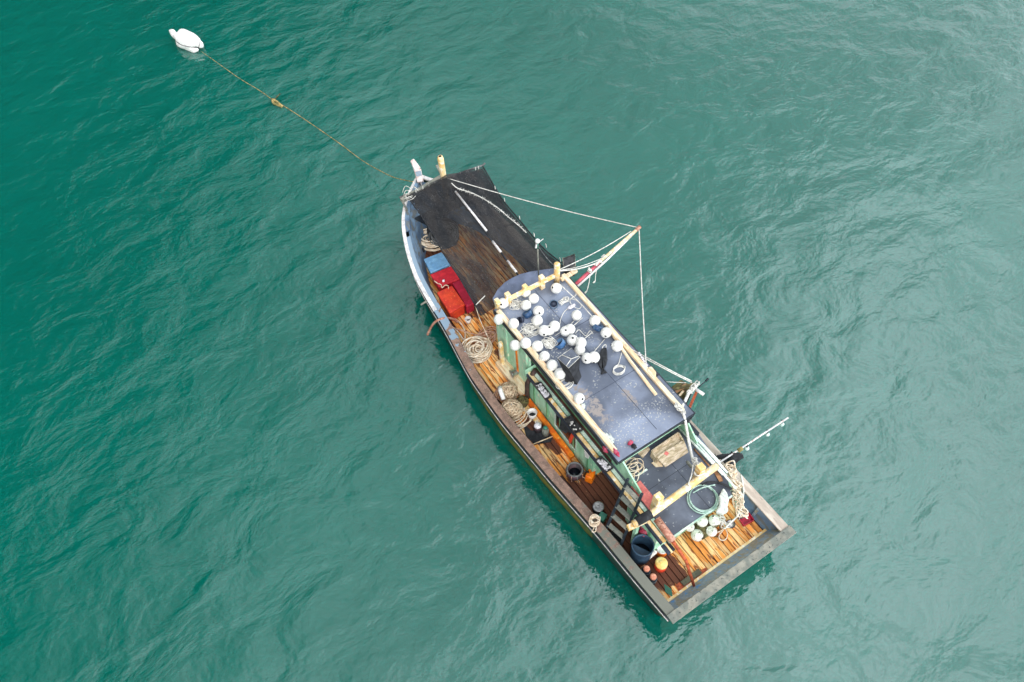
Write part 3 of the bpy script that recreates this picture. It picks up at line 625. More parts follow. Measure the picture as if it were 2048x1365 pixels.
def net_patch(u0, u1, v0, v1, dz):
    q = MB(); n1, n2 = 24, 10; vv = []
    for i in range(n1 + 1):
        for j in range(n2 + 1):
            u, v = u0 + (u1 - u0) * i / n1, v0 + (v1 - v0) * j / n2; wv = (.03 * math.sin(i * 1.3) if j in (0,) else 0)
            r_ = ridge(u, min(1, max(0, v + wv)), dz + .02 * noise.noise(Vector((u * 20, v * 9, 1)))); vv.append(r_)
    q.add(vv, [(i * (n2 + 1) + j, i * (n2 + 1) + j + 1, (i + 1) * (n2 + 1) + j + 1, (i + 1) * (n2 + 1) + j) for i in range(n1) for j in range(n2)], True)
    return q.build('netting_fold', M_netfold, NET)
m = MB(); m.tube([p + Vector((0, 0, .01)) for p in NP], .022, 6); m.build('hem', M_cloth, NET)
m = MB(); m.tube([p + Vector((0, 0, .01)) for p in NSB], .022, 6); m.build('hem', M_cloth, NET)
net_patch(0, .5, .62, .995, -.09); net_patch(.49, 1, .7, .995, -.09); net_patch(0, .31, .005, .64, -.1); net_patch(.29, .52, .005, .2, -.1)
m = MB(); A_, B_ = W(906, 380, 2.8), W(1045, 562, 2.8)
m.tube([A_.lerp(B_, t) for t in (0, .25, .5, .75, 1)], .03, 8); m.build('ridge_pole', M_cloth, NET)
for (a, b) in (((911, 384), (973, 462)), ((985, 483), (1002, 505)), ((1015, 522), (1033, 545))):
    m = MB(); m.tube([W(*a, 2.82), W(*b, 2.82)], .042, 8); m.build('pole_sleeve', M_white, NET)
m = MB(); m.tube(catmull([p + Vector((rnd.uniform(-.02, .02), rnd.uniform(-.02, .02), 0)) for p in px([(903, 366), (915, 377), (940, 385), (965, 396), (995, 415), (1020, 436), (1038, 452), (1053, 465)], 2.78)], 6), .018, 5)
for i in range(120):
    t = rnd.random(); L_ = px([(915, 377), (965, 396), (1020, 436), (1053, 465)], 2.78); p = samp(L_, t)
    m.tube([p, p + Vector((rnd.uniform(-.07, .07), rnd.uniform(-.07, .07), rnd.uniform(0, .03)))], .006, 3)
m.build('frayed_rope', M_rope_white, NET)
for (a, b) in ((832, 382), (846, 376), (858, 371), (870, 367), (921, 348), (936, 344), (951, 338), (957, 336), (990, 376), (1009, 400), (1039, 436), (1068, 470), (1092, 492), (1120, 520)):
    p = W(a, b, 2.52); m = MB(); m.tube(catmull([p + Vector((-.05, -.1, .03)), p + Vector((0, 0, .06)), p + Vector((.03, .08, .0))], 4), .012, 5); m.build('lashing', M_rope_white, NET)

# ================================================================ bow lashings, mooring rope, buoy
b0 = W(826, 364, zg(YB) + .02)
ropeP = [b0, W(790, 356, 1.3), W(760, 342, .8), W(730, 325, .35), W(705, 307, .06), W(680, 288, .02), W(640, 260, .004), W(600, 233, .008), W(562, 209, .02), W(548, 202, .02), W(520, 182, .002), W(480, 158, -.003), W(440, 130, -.008), W(402, 103, -.009)]
MR = thing('mooring_rope', 'tan mooring rope running from the bow over the water to the white buoy', 'rope', (b0.x, b0.y, 0))
m = MB(); m.tube(catmull(ropeP, 8), .016, 6); m.build('rope', M_rope_moor, MR)
kp = W(553, 206, .05); m = MB(); kd = (W(566, 216, .05) - W(545, 200, .05))
m.tube(catmull([W(544, 200, .03), W(549, 201, .09), W(556, 206, .1), W(564, 213, .06), W(558, 211, .03), W(548, 207, .05), W(545, 201, .08)], 5), .06, 6)
m.build('knot', M_rope_moor, MR); m = MB(); m.tube([W(547, 201, .05), W(560, 188, .02)], .022, 5); m.build('loose_end', M_olive, MR)
bo = W(372, 84, 0)
BU = thing('mooring_buoy', 'white wrapped buoy bundle floating at the end of the mooring rope', 'buoy', bo)
ax = (W(395, 92, .2) - W(350, 74, .2)); ang = math.atan2(ax.y, ax.x)
def rot_blob(mb, c, r, sc, amp, seed, fs=1.5):
    q = MB(); q.blob((0, 0, 0), r, 28, amp, sc, seed, fs); M3 = Matrix.Rotation(ang, 3, 'Z'); q.v = [Vector(c) + M3 @ v for v in q.v]
    mb.add(q.v, q.f, True); return mb
m = rot_blob(MB(), W(374, 80, .3), .52, (1.45, .9, .75), .22, 2); m.build('body', M_buoy, BU)
m = rot_blob(MB(), W(378, 95, .1), .35, (1.7, .5, .45), .3, 5); m.build('flap', M_buoy, BU)
m = MB(); m.tube(catmull(px([(360, 77), (350, 71), (345, 65), (342, 66)], .3), 5), .17, 10, .14); m.build('neck', M_buoy, BU)
m = rot_blob(MB(), W(399, 89, .25), .2, (1.1, .8, .8), .3, 9); m.build('tail', M_buoy, BU)
m = MB(); m.tube(catmull([W(353, 84, .42), W(362, 90, .5), W(372, 93, .5), W(385, 95, .5), W(397, 95, .35), W(398, 84, .5)], 6), .018, 5); m.build('binding', M_pot, BU)
m = MB()
for i in range(5):
    a = rnd.uniform(0, 6); p = W(822 + rnd.uniform(-10, 8), 385 + rnd.uniform(-8, 10), 2.55)
    m.tube(catmull([p + Vector((.17 * math.cos(a + k), .2 * math.sin(a + k), rnd.uniform(-.15, .1))) for k in (0, 1.2, 2.5, 3.7, 5)], 5), .01, 5)
solo(m, 'bow_lashing', M_rope_white, 'loose white lashing ropes knotted round the grey beam end at the bow', 'rope')

# ================================================================ crates at the port bow
def crate(name, pts, zt_, zb, m_, label, lid=True, cat='crate'):
    P_ = [Vector((p.x, p.y)) for p in px(pts, zt_)]; c = sum(P_, Vector((0, 0))) / 4
    t = thing(name, label, cat, (c.x, c.y, zb))
    q = MB(); q.prism([c + (p - c) * .95 for p in P_], zb, zt_ - .09, .93); q.build('body', m_, t, bevel=.02)
    q = MB(); q.prism(P_, zt_ - .088, zt_); q.build('lid', m_, t, bevel=.03)
    return t, c
GB = 'plastic fish boxes by the port bow rail'
crate('fish_box', [(847, 518), (883, 504), (902, 528), (861, 546)], 1.3, .8, M_lblue, 'light blue lidded box nearest the bow rope coils', cat='fish box')
t_, c_ = crate('fish_box', [(860, 549), (902, 532), (920, 558), (877, 574)], 1.3, .8, M_red, 'bright red lidded box touching the light blue box', cat='fish box')
crate('fish_box', [(904, 566), (920, 559), (949, 606), (933, 614)], 1.3, .8, M_dred, 'narrow crimson box between the orange-red box and the black net', cat='fish box')
t_, c_ = crate('fish_box', [(873, 585), (904, 571), (930, 609), (899, 627)], 1.35, .8, M_ored, 'orange-red box with a slot handle beside the crimson box', cat='fish box')
a, b = W(909, 625, 1.12), W(920, 619, 1.12); q = MB(); q.beam(a, b, .03, .03); q.build('handle', M_ored, t_)
for o_ in list(COL.objects):
    if o_.name.startswith('fish_box'): o_['group'] = GB
q = MB(); q.tube(catmull(px([(868, 562), (875, 567), (882, 570), (884, 576), (890, 571), (896, 572), (897, 578)], 1.36), 5), .014, 5)
solo(q, 'cord', M_rope, 'short cream cord lying over the gap behind the orange-red box', 'cord')
q = MB(); q.blob(W(887, 562, 1.34), .05, 10, .2); solo(q, 'foam_scrap', M_foam, 'small white scrap on the lid of the bright red box', 'scrap')

# ================================================================ ropes and gear on the port deck
def coil(name, c, rx, ry, turns, h, r, m_, label, seed, cat='rope coil', extra=None, **kw):
    q = MB(); q.tube(coil_pts(c, rx, ry, turns, h, seed, **kw), r, 6)
    if extra: q.tube(catmull(extra, 6), r, 6)
    return solo(q, name, m_, label, cat)
coil('rope_coil', W(956, 706, .83), .46, .42, 22, .36, .022, M_rope, 'big round cream rope coil on the port side deck', 4, rin=.2, jit=.2, n=26)
coil('rope_coil', W(973, 677, .82), .42, .26, 7, .18, .022, M_rope_pink, 'loose pinkish rope heap just forward of the big round coil', 9, rin=.4, jit=.3,
     extra=px([(893, 651), (905, 655), (925, 662), (945, 668), (965, 672), (990, 671), (996, 645), (985, 620), (960, 600)], .92))
q = MB(); q.tube(catmull(px([(908, 637), (922, 648), (930, 665), (928, 680), (916, 664), (899, 650)], .86), 6), .026, 6); solo(q, 'rope_bight', M_rope, 'cream rope loop lying between the port rail and the big coil', 'rope')
coil('rope_coil', W(862, 484, .83), .42, .52, 13, .3, .028, M_rope, 'cream rope coil at the bow beside the light blue box, half under the net', 12, rin=.4, jit=.2, rz=.5)
coil('rope_coil', W(846, 445, .83), .25, .5, 8, .22, .026, M_rope_moor, 'small tan rope coil farthest forward along the port bow rail', 14, rin=.5, jit=.2, rz=.3)
coil('net_coil', W(888, 474, 1.3), .5, .48, 16, .2, .02, M_rope_grey, 'dark grey rope coil seen through the black shade net', 15, rin=.35, jit=.1)
q = MB(); q.lathe([(.56, 0), (.58, .45), (.52, .46)], W(888, 476, .8), 24); solo(q, 'tub', M_cloth, 'round black tub under the shade net carrying the dark rope coil', 'tub')
q = MB(); q.blob(W(843, 502, .95), .12, 14); solo(q, 'fender_ball', M_cloth, 'black ball fender against the port bow rail', 'fender')
q = MB(); q.tube(catmull([W(855, 670, .6), W(862, 655, 1.0), W(872, 643, 1.38), W(888, 637, 1.42), W(905, 638, 1.1), W(915, 645, .86)], 6), .04, 8); solo(q, 'hose', M_rust, 'brown hose arching over the port rail beside the big coil', 'hose')
q = MB(); q.tube(catmull([W(842, 610, 1.35), W(852, 604, 1.45), W(864, 603, 1.45), W(874, 608, 1.2), W(885, 625, .9), W(895, 640, .86)], 6), .035, 8); solo(q, 'hose', M_cap_grey, 'grey hose hooked over the port rail beside the orange-red box', 'hose')
def cup(name, c, r, h, m_out, m_in, label, cat, wall=.012, rim=None):
    t = thing(name, label, cat, c)
    q = MB(); q.lathe([(r * .82, 0), (r, h), (r - wall, h), (r * .82 - wall, .03)], c, 24); q.build('body', m_out, t)
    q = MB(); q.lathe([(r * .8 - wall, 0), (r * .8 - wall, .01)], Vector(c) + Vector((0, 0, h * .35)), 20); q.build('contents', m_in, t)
    if rim:
        q = MB(); q.tube([Vector(c) + Vector((r * math.cos(a * .314), r * math.sin(a * .314), h)) for a in range(20)], .014, 6, closed=True); q.build('rim', rim, t)
    return t
cup('pail', W(937, 645, .8), .1, .2, M_white, M_brown, 'small white pail on deck by the corner of the orange-red box', 'pail', rim=M_white)
# net twine heaps
def heap(name, c, r, m_, label, seed, top=None, n=26):
    t = thing(name, label, 'net heap', (c.x, c.y, .8))
    q = MB(); q.blob(c + Vector((0, 0, r * .3)), r * .8, 20, .25, (1, 1, .6), seed); q.build('core', m_, t)
    q = MB()
    for i in range(n):
        g = random.Random(seed * 31 + i); a = Vector((g.uniform(-1, 1), g.uniform(-1, 1), g.uniform(.3, 1))).normalized(); u = a.orthogonal().normalized(); v = a.cross(u)
        rr = r * g.uniform(.75, 1.0); off = a * r * g.uniform(0, .45)
        pts = [c + Vector((0, 0, r * .25)) + off + (u * math.cos(k * .449) + v * math.sin(k * .449)) * rr * math.sqrt(max(.1, 1 - (off.length / r) ** 2)) for k in range(14)]
        for p in pts: p.z = max(p.z, .815)
        q.tube(pts, .014, 5, closed=True)
    q.build('strands', m_, t)
    if top:
        q = MB(); q.blob(c + Vector((top[0], top[1], r * .75)), top[2], 14, .1, (1, 1, .6)); q.build('lid', M_lblue, t)
    return t
heap('net_heap', W(1018, 786, .95), .3, M_twine, 'tan twine heap beside the white sausage float', 3)
heap('net_heap', W(1024, 822, .92), .34, M_twine, 'tan twine heap topped with a pale blue disc', 5, (.02, .06, .1), 34)
heap('net_heap', W(1045, 806, .92), .2, M_olive, 'small grey-green knotted net ball by the orange kerb', 8)
coil('rope_coil', W(1012, 790, .84), .42, .32, 6, .1, .017, M_rope_pink, 'thin pinkish line looped round the forward twine heap', 41, rin=.7, jit=.25)
coil('rope_coil', W(1038, 833, .84), .45, .3, 6, .06, .017, M_rope, 'thin cream line looped round the blue topped twine heap', 42, rin=.7, jit=.3)
q = MB(); q.tube([W(1000, 775, 1.22), W(1001, 782, 1.25), W(1006, 796, 1.2), W(1007, 799, 1.17)], .075, 12, .07); solo(q, 'sausage_float', M_float, 'white sausage-shaped float lying on the forward twine heap', 'float')
cup('bucket', W(1065, 835, .8), .14, .3, M_white, M_dark_gloss, 'white rimmed bucket between the blue topped twine heap and kerb', 'bucket', rim=M_white)
q = MB(); q.prism([tuple(W(a, b, .82))[:2] for a, b in ((1045, 845), (1062, 862), (1085, 862), (1108, 868), (1102, 884), (1068, 890), (1052, 872))], .81, .835); solo(q, 'tarpaulin', M_cloth, 'crumpled black tarpaulin on deck under the jar and grey canister', 'tarpaulin')
t = thing('jar', 'squat jar with speckled white lid on the black tarpaulin', 'jar', W(1076, 860, .83))
q = MB(); q.lathe([(.12, 0), (.13, .2), (.12, .26)], W(1076, 860, .835), 20); q.build('body', M_pot, t)
q = MB(); q.lathe([(.12, 0), (.1, .04), (.03, .06)], W(1076, 860, .835) + Vector((0, 0, .262)), 20); q.build('lid', M_foam, t)
t = thing('canister', 'grey plastic canister with screw cap on the black tarpaulin', 'canister', W(1091, 868, .83))
q = MB(); q.lathe([(.11, 0), (.11, .26), (.05, .33), (.05, .36)], W(1091, 868, .835), 20); q.build('body', M_cap_grey, t)
q = MB(); q.lathe([(.06, 0), (.06, .05)], W(1091, 868, .835) + Vector((0, 0, .362)), 14); q.build('cap', M_teal, t)
q = MB(); q.tube([W(1066, 889, .86), W(1108, 872, .88)], .018, 6); solo(q, 'stick', M_tan, 'thin pale stick lying along the edge of the black tarpaulin', 'stick')
# cooking pot with hooks
c = W(1149, 950, .8); t = thing('fish_basket', 'big round black basket rimmed with dangling hooks on the port deck', 'basket', c)
q = MB(); q.lathe([(.2, 0), (.26, .2), (.26, .3), (.235, .36), (.205, .36), (.18, .05)], c, 28); q.build('body', M_pot, t)
q = MB(); q.tube([c + Vector((.22 * math.cos(a * .314), .22 * math.sin(a * .314), .36)) for a in range(20)], .026, 7, closed=True); q.build('rim', M_rope_grey, t)
q = MB(); q.lathe([(.19, 0), (.19, .01)], c + Vector((0, 0, .08)), 24); q.build('contents', M_dark_gloss, t)
for i in range(9):
    a = i * .7 + .2; u = Vector((math.cos(a), math.sin(a), 0)); q = MB()
    q.tube(catmull([c + u * .23 + Vector((0, 0, .35)), c + u * .27 + Vector((0, 0, .25)), c + u * .26 + Vector((.02, .02, .12)), c + u * .31 + Vector((.03, -.02, .14))], 4), .012, 5); q.build('hook', M_rope_pink if i % 2 else M_rope_grey, t)
# jerry can
c = W(1180, 958, .8); t = thing('jerry_can', 'orange plastic jerry can on the brown deck beside the hooked basket', 'jerry can', c)
q = MB(); q.box(c + Vector((0, 0, .17)), (.3, .24, .36), .5, .92); q.build('body', M_jerry, t, bevel=.04)
q = MB(); q.tube(catmull([c + Vector((-.07, -.05, .33)), c + Vector((-.04, -.03, .4)), c + Vector((.03, .02, .4)), c + Vector((.06, .04, .33))], 4), .018, 6); q.build('handle', M_jerry, t)
q = MB(); q.lathe([(.03, 0), (.03, .04)], c + Vector((-.03, .07, .335)), 10); q.build('cap', M_dark, t)
# pressure cooker
c = W(1196, 1020, .8); t = thing('cooking_pot', 'black pot with dull silver ridged lid near the ladder foot', 'cooking pot', c)
q = MB(); q.lathe([(.15, 0), (.16, .05), (.16, .2)], c, 24); q.build('body', M_cloth, t)
q = MB(); q.lathe([(.165, 0), (.165, .03), (.14, .05), (.13, .045), (.1, .06), (.09, .055), (.05, .07), (.04, .065), (.02, .08)], c + Vector((0, 0, .202)), 24); q.build('lid', M_steel, t)
coil('rope_coil', W(1189, 1043, 1.38), .17, .15, 9, .12, .014, M_rope, 'cream line coil beside the green box by the port rail', 51, rin=.5, jit=.2, extra=[W(1191, 1046, 1.42), W(1187, 1058, 1.36), W(1184, 1064, 1.38), W(1191, 1063, 1.38), W(1193, 1052, 1.36), W(1199, 1050, 1.1)])
q = MB(); q.box(W(1204, 1036, .93), (.24, .2, .24), .4); solo(q, 'tackle_box', M_teal, 'small green box behind the cream line coil', 'box', bevel=.015)
# ladder
t = thing('ladder', 'dark steel ladder leaning from the port deck onto the deckhouse roof', 'ladder', W(1222, 1085, .8))
LA0, LA1, LB0, LB1 = W(1205, 1076, .85), W(1256, 958, 2.75), W(1237, 1102, .85), W(1284, 988, 2.75)
for a, b in ((LA0, LA1), (LB0, LB1)):
    q = MB(); q.beam(a, b, .07, .1); q.build('side_rail', M_black, t, bevel=.01)
for i in range(6):
    u = .08 + i * .16; q = MB(); a = LA0.lerp(LA1, u); b = LB0.lerp(LB1, u); q.beam(a, b, .13, .03); q.build('tread', M_cap_grey, t)
q = MB(); q.span(-1.03, -.72, -3.95, -3.08, 2.285, 2.33); solo(q, 'plank', M_pinkb, 'salmon pink board on the roof edge behind the ladder top', 'board')
# blue drum
c = W(1280, 1112, .8); t = thing('plastic_drum', 'open dark blue plastic drum at the aft port corner', 'drum', c)
q = MB(); q.lathe([(.25, 0), (.275, .1), (.285, .4), (.285, .72), (.3, .78), (.3, .84), (.275, .84), (.265, .7), (.255, .1)], c, 36); q.build('body', M_drum, t)
q = MB(); pts = [(c.x + .26 * math.cos(a), c.y + .26 * math.sin(a)) for a in [2.1 + k * .17 for k in range(19)]]; q.prism(pts, c.z + .6, c.z + .62); q.build('half_lid', M_drum, t)
q = MB(); q.lathe([(.25, 0), (.25, .01)], c + Vector((0, 0, .25)), 24); q.build('contents', M_dark_gloss, t)
# orange containers
c = W(1322, 1104, .8); t = thing('gas_bottle', 'orange and white ribbed container tucked under the aft rail end', 'container', c)
q = MB(); q.lathe([(.15, 0), (.17, .05), (.155, .08), (.17, .13), (.155, .17), (.17, .22), (.16, .27)], c, 24); q.build('body', M_orange, t)
q = MB(); q.lathe([(.165, 0), (.14, .03), (.13, 0.01)], c + Vector((0, 0, .272)), 24); q.build('lid', M_white, t)
c = W(1320, 1135, .8); t = thing('water_jug', 'round jug with pale yellow top and red-orange body on the aft deck', 'jug', c)
q = MB(); q.lathe([(.15, 0), (.165, .05), (.165, .3)], c, 26); q.build('body', M_ored, t)
q = MB(); q.lathe([(.168, 0), (.165, .05), (.12, .08), (.06, .07), (.05, .1), (.03, .1)], c + Vector((0, 0, .302)), 26); q.build('top', mat('yellow_lid', S(252, 226, 150), S(246, 200, 110), rough=.5, scale=5), t)
for i, (a, b, l) in enumerate(((1290, 1148, 'black bottle with copper cap nearest the drum'), (1303, 1164, 'black bottle with copper cap nearest the stern corner'))):
    c = W(a, b, .8); t = thing('black_bottle', l, 'bottle', c, 'black bottles with copper caps by the stern port rail')
    q = MB(); q.lathe([(.11, 0), (.115, .05), (.115, .28), (.1, .34), (.05, .38)], c, 22); q.build('body', M_black, t)
    q = MB(); q.tube([c + Vector((.117 * math.cos(k * .314), .117 * math.sin(k * .314), .27)) for k in range(20)], .008, 5, closed=True); q.build('band', M_rope_grey, t)
    q = MB(); q.lathe([(.085, 0), (.09, .05), (.07, .09), (.03, .09)], c + Vector((0, 0, .382)), 18); q.build('cap', M_copper, t)
q = MB(); q.tube([W(1298, 1118, 1.0), W(1303, 1111, 1.05), W(1309, 1104, 1.1)], .03, 10, .07); q.tube([W(1309, 1105, 1.1), W(1311, 1101, 1.12)], .075, 10, .05); solo(q, 'squeeze_bottle', M_rope_white, 'small white bottle leaning against the side of the blue drum', 'bottle')
q = MB(); q.tube([W(1280, 1137, .95), W(1290, 1130, 1.0)], .02, 6); solo(q, 'rod_stub', M_wood, 'short brown stick between the drum and the black bottles', 'stick')
q = MB(); q.blob(W(1291, 1062, 1.5), .2, 18, .5, (1, .8, .9), 4, 3); solo(q, 'rag', M_redc, 'crumpled crimson rag hanging above the blue drum', 'rag')
q = MB(); q.prism([tuple(W(a, b, .88))[:2] for a, b in ((1360, 1164), (1397, 1137), (1405, 1146), (1369, 1172))], .815, .88); solo(q, 'floor_board', M_board, 'grey-olive board lying across the stern planks', 'board', bevel=.01)
q = MB(); q.prism([tuple(W(a, b, .83))[:2] for a, b in ((1350, 1170), (1412, 1135), (1420, 1150), (1360, 1186))], .806, .822); solo(q, 'hatch_cover', M_rust2, 'rust brown sheet under the grey-olive board at the stern', 'sheet')
q = MB(); q.lathe([(.2, 0), (.24, .15), (.2, .16)], W(1225, 1085, .8), 20); solo(q, 'tyre', M_cloth, 'black tub standing under the ladder foot', 'tub')

# ledge trays and hanging clothes
def tray(pts, z, m_in, label, seed):
    P_ = [Vector((p.x, p.y)) for p in px(pts, z)]; c = sum(P_, Vector((0, 0))) / 4; t = thing('bait_tray', label, 'tray', (c.x, c.y, z - .06), 'trays on the port ledge')
    q = MB(); q.prism(P_, z - .02, z); q.build('base', M_lamp, t)
    for i in range(4): q = MB(); a, b = P_[i], P_[(i + 1) % 4]; q.beam((a.x, a.y, z + .03), (b.x, b.y, z + .03), .02, .06); q.build('side', M_lamp, t)
    q = MB(); g = random.Random(seed)
    for i in range(60 if m_in == M_foam else 9):
        u, v = g.random(), g.random(); u, v = u * .8 + .1, v * .8 + .1
        p = P_[0].lerp(P_[1], u).lerp(P_[3].lerp(P_[2], u), v); q.blob((p.x, p.y, z + .03), g.uniform(.02, .045), 8, .4, (1, 1, .5), i)
    o = q.build('scraps', M_foam if m_in == M_foam else M_white, t); o['kind'] = 'stuff'
    return t
tray([(1068, 770), (1082, 766), (1104, 795), (1090, 800)], 2.3, M_foam, 'black tray heaped with white scraps, forward on the port ledge', 1)
tray([(1128, 840), (1142, 833), (1165, 862), (1150, 868)], 2.3, M_lamp, 'nearly empty black tray in the middle of the port ledge', 2)
tray([(1190, 922), (1203, 915), (1226, 938), (1212, 946)], 2.3, M_foam, 'black tray of pale shells, aft on the port ledge near the basket', 3)
def drape(name, pts, x, m_, label):
    P_ = [W(a, b, z) for a, b, z in pts]; q = MB(); n = len(P_)
    q.add([Vector((p.x, p.y, p.z)) for p in P_] + [Vector((p.x + .03, p.y, p.z)) for p in P_], [tuple(range(n)), tuple(range(2 * n - 1, n - 1, -1))] + [(i, n + i, n + (i + 1) % n, (i + 1) % n) for i in range(n)])
    return solo(q, name, m_, label, 'cloth')
drape('cloth', [(1122, 838, 2.2), (1147, 868, 2.2), (1138, 862, 1.8), (1131, 868, 1.6), (1118, 858, 1.7)], -1.4, M_cloth, 'ragged black cloth hanging from the port ledge edge')
drape('cloth', [(1143, 866, 2.1), (1147, 872, 2.1), (1142, 885, 1.6), (1139, 889, 1.5), (1137, 880, 1.7)], -1.4, M_ored, 'narrow orange cloth hanging from the port ledge edge')
drape('cloth', [(1168, 900, 2.1), (1178, 912, 2.1), (1176, 918, 1.8), (1170, 914, 1.75)], -1.4, M_white, 'small white cloth hanging below the port ledge near the basket')

# ================================================================ floats on the wheelhouse roof
def make_float(rad, m_, name='float_ball'):
    t = bpy.data.objects.new(name, None); COL.objects.link(t); t['_o'] = [0, 0, 0]; t.empty_display_size = .1
    q = MB(); q.lathe([(.035, rad * 1.04), (.05, rad * 1.04), (.052, rad * .93)] and [(rad * math.sin(a), -rad * math.cos(a)) for a in [math.pi * (.06 + .88 * i / 18) for i in range(19)]], (0, 0, 0), 28); q.build('body', m_, t)
    q = MB(); q.lathe([(rad * .26, 0), (rad * .24, .018), (rad * .16, .02)], (0, 0, rad * .955), 14); c_ = q.build('collar', m_, t)
    q = MB(); q.lathe([(rad * .19, 0), (rad * .19, .006)], (0, 0, rad * .955 + .0205), 12); q.build('hole', M_dark, c_)
    return t
def copy_tree(o, parent=None):
    c = o.copy(); COL.objects.link(c)
    if parent is not None: c.parent = parent
    for ch in list(o.children): copy_tree(ch, c)
    return c
FL = [
 ((1051, 585), 3.3, 'float ball against the front beam between the two middle yellow posts'),
 ((1067.5, 598), 3.27, 'float ball just aft of the one against the front beam, farther from the posts'),
 ((1006, 607), 3.34, 'float ball perched on the port front corner of the cabin roof'),
 ((998, 639), 3.12, 'float ball hanging outside the port rail just aft of the front corner'),
 ((1027, 647.5), 3.32, 'float ball resting on the port rail behind the front corner, above the green wall'),
 ((1112.5, 577), 3.27, 'scuffed float ball at the foot of the thick round yellow post'),
 ((1052, 611), 3.27, 'dirty float ball next to the forward white rope tangle'),
 ((1077, 623), 3.27, 'float ball with its hole facing port, right beside the dark blue jug'),
 ((1074.5, 642), 3.27, 'scuffed float ball just aft of the dark blue jug'),
 ((1153, 631), 3.27, 'lone float ball on the open forward roof near the starboard side'),
 ((1189.5, 642), 3.27, 'float ball forward of the blue jug by the starboard rail'),
 ((1088, 662), 3.27, 'float ball at the port end of the central trio'),
 ((1109, 653), 3.3, 'float ball at the starboard end of the central trio'),
 ((1099, 661), 3.25, 'float ball in the middle of the central trio'),
 ((1131, 663), 3.27, 'port float of the touching pair at the roof centre, ringed by grey line'),
 ((1140, 659), 3.3, 'starboard float of the touching pair at the roof centre'),
 ((1212, 666), 3.3, 'float ball against the starboard rail just aft of the blue jug'),
 ((1145, 681), 3.27, 'float ball with a big dark hole just forward of the black bin'),
 ((1161.5, 686), 3.33, 'topmost clean float ball of the stack between the bin and roof centre'),
 ((1159.5, 700), 3.27, 'float ball touching the starboard corner of the black bin'),
 ((1234, 692.5), 3.3, 'aftmost float ball at the starboard rail, on the wooden pole'),
 ((1174, 717), 3.27, 'scuffed float ball with two dark spots between bin and fish-shaped bag'),
 ((1188, 715), 3.27, 'clean float ball touching the black fish-shaped bag'),
 ((1030, 691), 3.1, 'float ball hanging outside the port rail over the green wall'),
 ((1051, 686.5), 3.32, 'float ball sitting on the port rail beside the one hanging outside'),
 ((1075, 693), 3.27, 'float ball inside the port rail next to the round white rope nest'),
 ((1089, 713), 3.27, 'float ball inside the port rail, level with the front of the black bin'),
 ((1104, 731), 3.3, 'float ball inside the port rail, level with the middle of the black bin'),
 ((1120, 748), 3.27, 'float ball inside the port rail at the base of the black bin'),
 ((1158, 797), 3.3, 'lone aftmost float ball at the port rail, on the open roof'),
]
f0 = make_float(.158, M_float); used = False; g = random.Random(21)
for (p, z, lab) in FL:
    o = f0 if not used else copy_tree(f0); used = True
    w = W(p[0], p[1], z); o.location = w
    vd = (Vector(CAM) - w).normalized(); tilt = Vector((g.uniform(-1, 1), g.uniform(-1, 1), g.uniform(-.3, .6)))
    if lab.find('hole') > 0 or lab.find('spots') > 0 or g.random() < .3: tilt = vd + tilt * .6
    o.rotation_mode = 'QUATERNION'; o.rotation_quaternion = tilt.normalized().to_track_quat('Z', 'Y')
    o.scale = (g.uniform(.97, 1.06),) * 3
    tag(o, 'white ' + lab, 'float', 'white float balls strewn on the cabin roof')
f1 = make_float(.165, M_float_old); used = False
for (p, z, r_, lab) in (((1379, 1054), 1.15, .8, 'smallest weathered float at the port end of the netted cluster'), ((1394, 1071), 1.05, 1.0, 'aftmost and largest weathered float of the netted cluster'),
                  ((1404, 1043), 1.2, .95, 'weathered float ringed with dark bands at the edge of the grey roof'), ((1429, 1042), 1.2, .98, 'whitest float of the netted cluster, beneath the white sack'), ((1423, 1063), 1.1, .9, 'weathered float of the netted cluster nearest the steel bowl')):
    o = f1 if not used else copy_tree(f1); used = True
    o.location = W(p[0], p[1], z); o.scale = (r_,) * 3; o.rotation_euler = (g.uniform(-1.5, 1.5), g.uniform(-1.5, 1.5), 0)
    tag(o, lab, 'float', 'netted floats on the aft deck')
q = MB()
for i in range(46):
    c = W(g.uniform(1378, 1440), g.uniform(1040, 1068), .95); c.z += g.uniform(-.1, .2)
    q.tube([c + Vector((g.uniform(-.12, .12), g.uniform(-.12, .12), g.uniform(-.06, .12))) for _ in range(3)], .014, 5)
q.blob(W(1408, 1058, .95), .34, 20, .4, (1.1, .7, .5), 3, 3)
solo(q, 'net_bundle', M_olive, 'dark olive netting bunched between the weathered floats aft', 'net')
# ================================================================ other things on the roof
def tangle(name, c, rx, ry, n, h, r, m_, label, seed, cat='rope'):
    q = MB(); q.tube(tangle_pts(c, rx, ry, n, h, seed), r, 5); return solo(q, name, m_, label, cat)
tangle('rope_tangle', W(1033, 611, 3.12), .26, .3, 44, .1, .011, M_rope_white, 'white rope tangle near the port front corner of the roof', 61)
tangle('rope_tangle', W(1060, 662, 3.12), .38, .28, 60, .1, .011, M_rope_white, 'wide white rope tangle between the port rail and central floats', 62)
tangle('rope_tangle', W(1099, 687, 3.12), .24, .24, 50, .08, .012, M_rope_white, 'round nest of white rope port of the light blue jug', 63)
coil('rope_coil', W(1132, 765, 3.12), .26, .18, 5, .04, .013, M_rope_white, 'white rope loops around the foot of the black bin', 64, rin=.6, jit=.3)
coil('rope_coil', W(1237, 739, 3.12), .19, .15, 3, .03, .010, M_rope_white, 'small neat white rope ring on the bare starboard roof', 65, rin=.75, jit=.2,
     extra=px([(1228, 738), (1237, 728), (1240, 718), (1244, 705), (1247, 698), (1242, 690)], 3.14))
tangle('rope_tangle', W(1128, 604, 3.12), .2, .12, 26, .1, .012, M_rope_white, 'small white rope knot just aft of the round yellow post', 66)
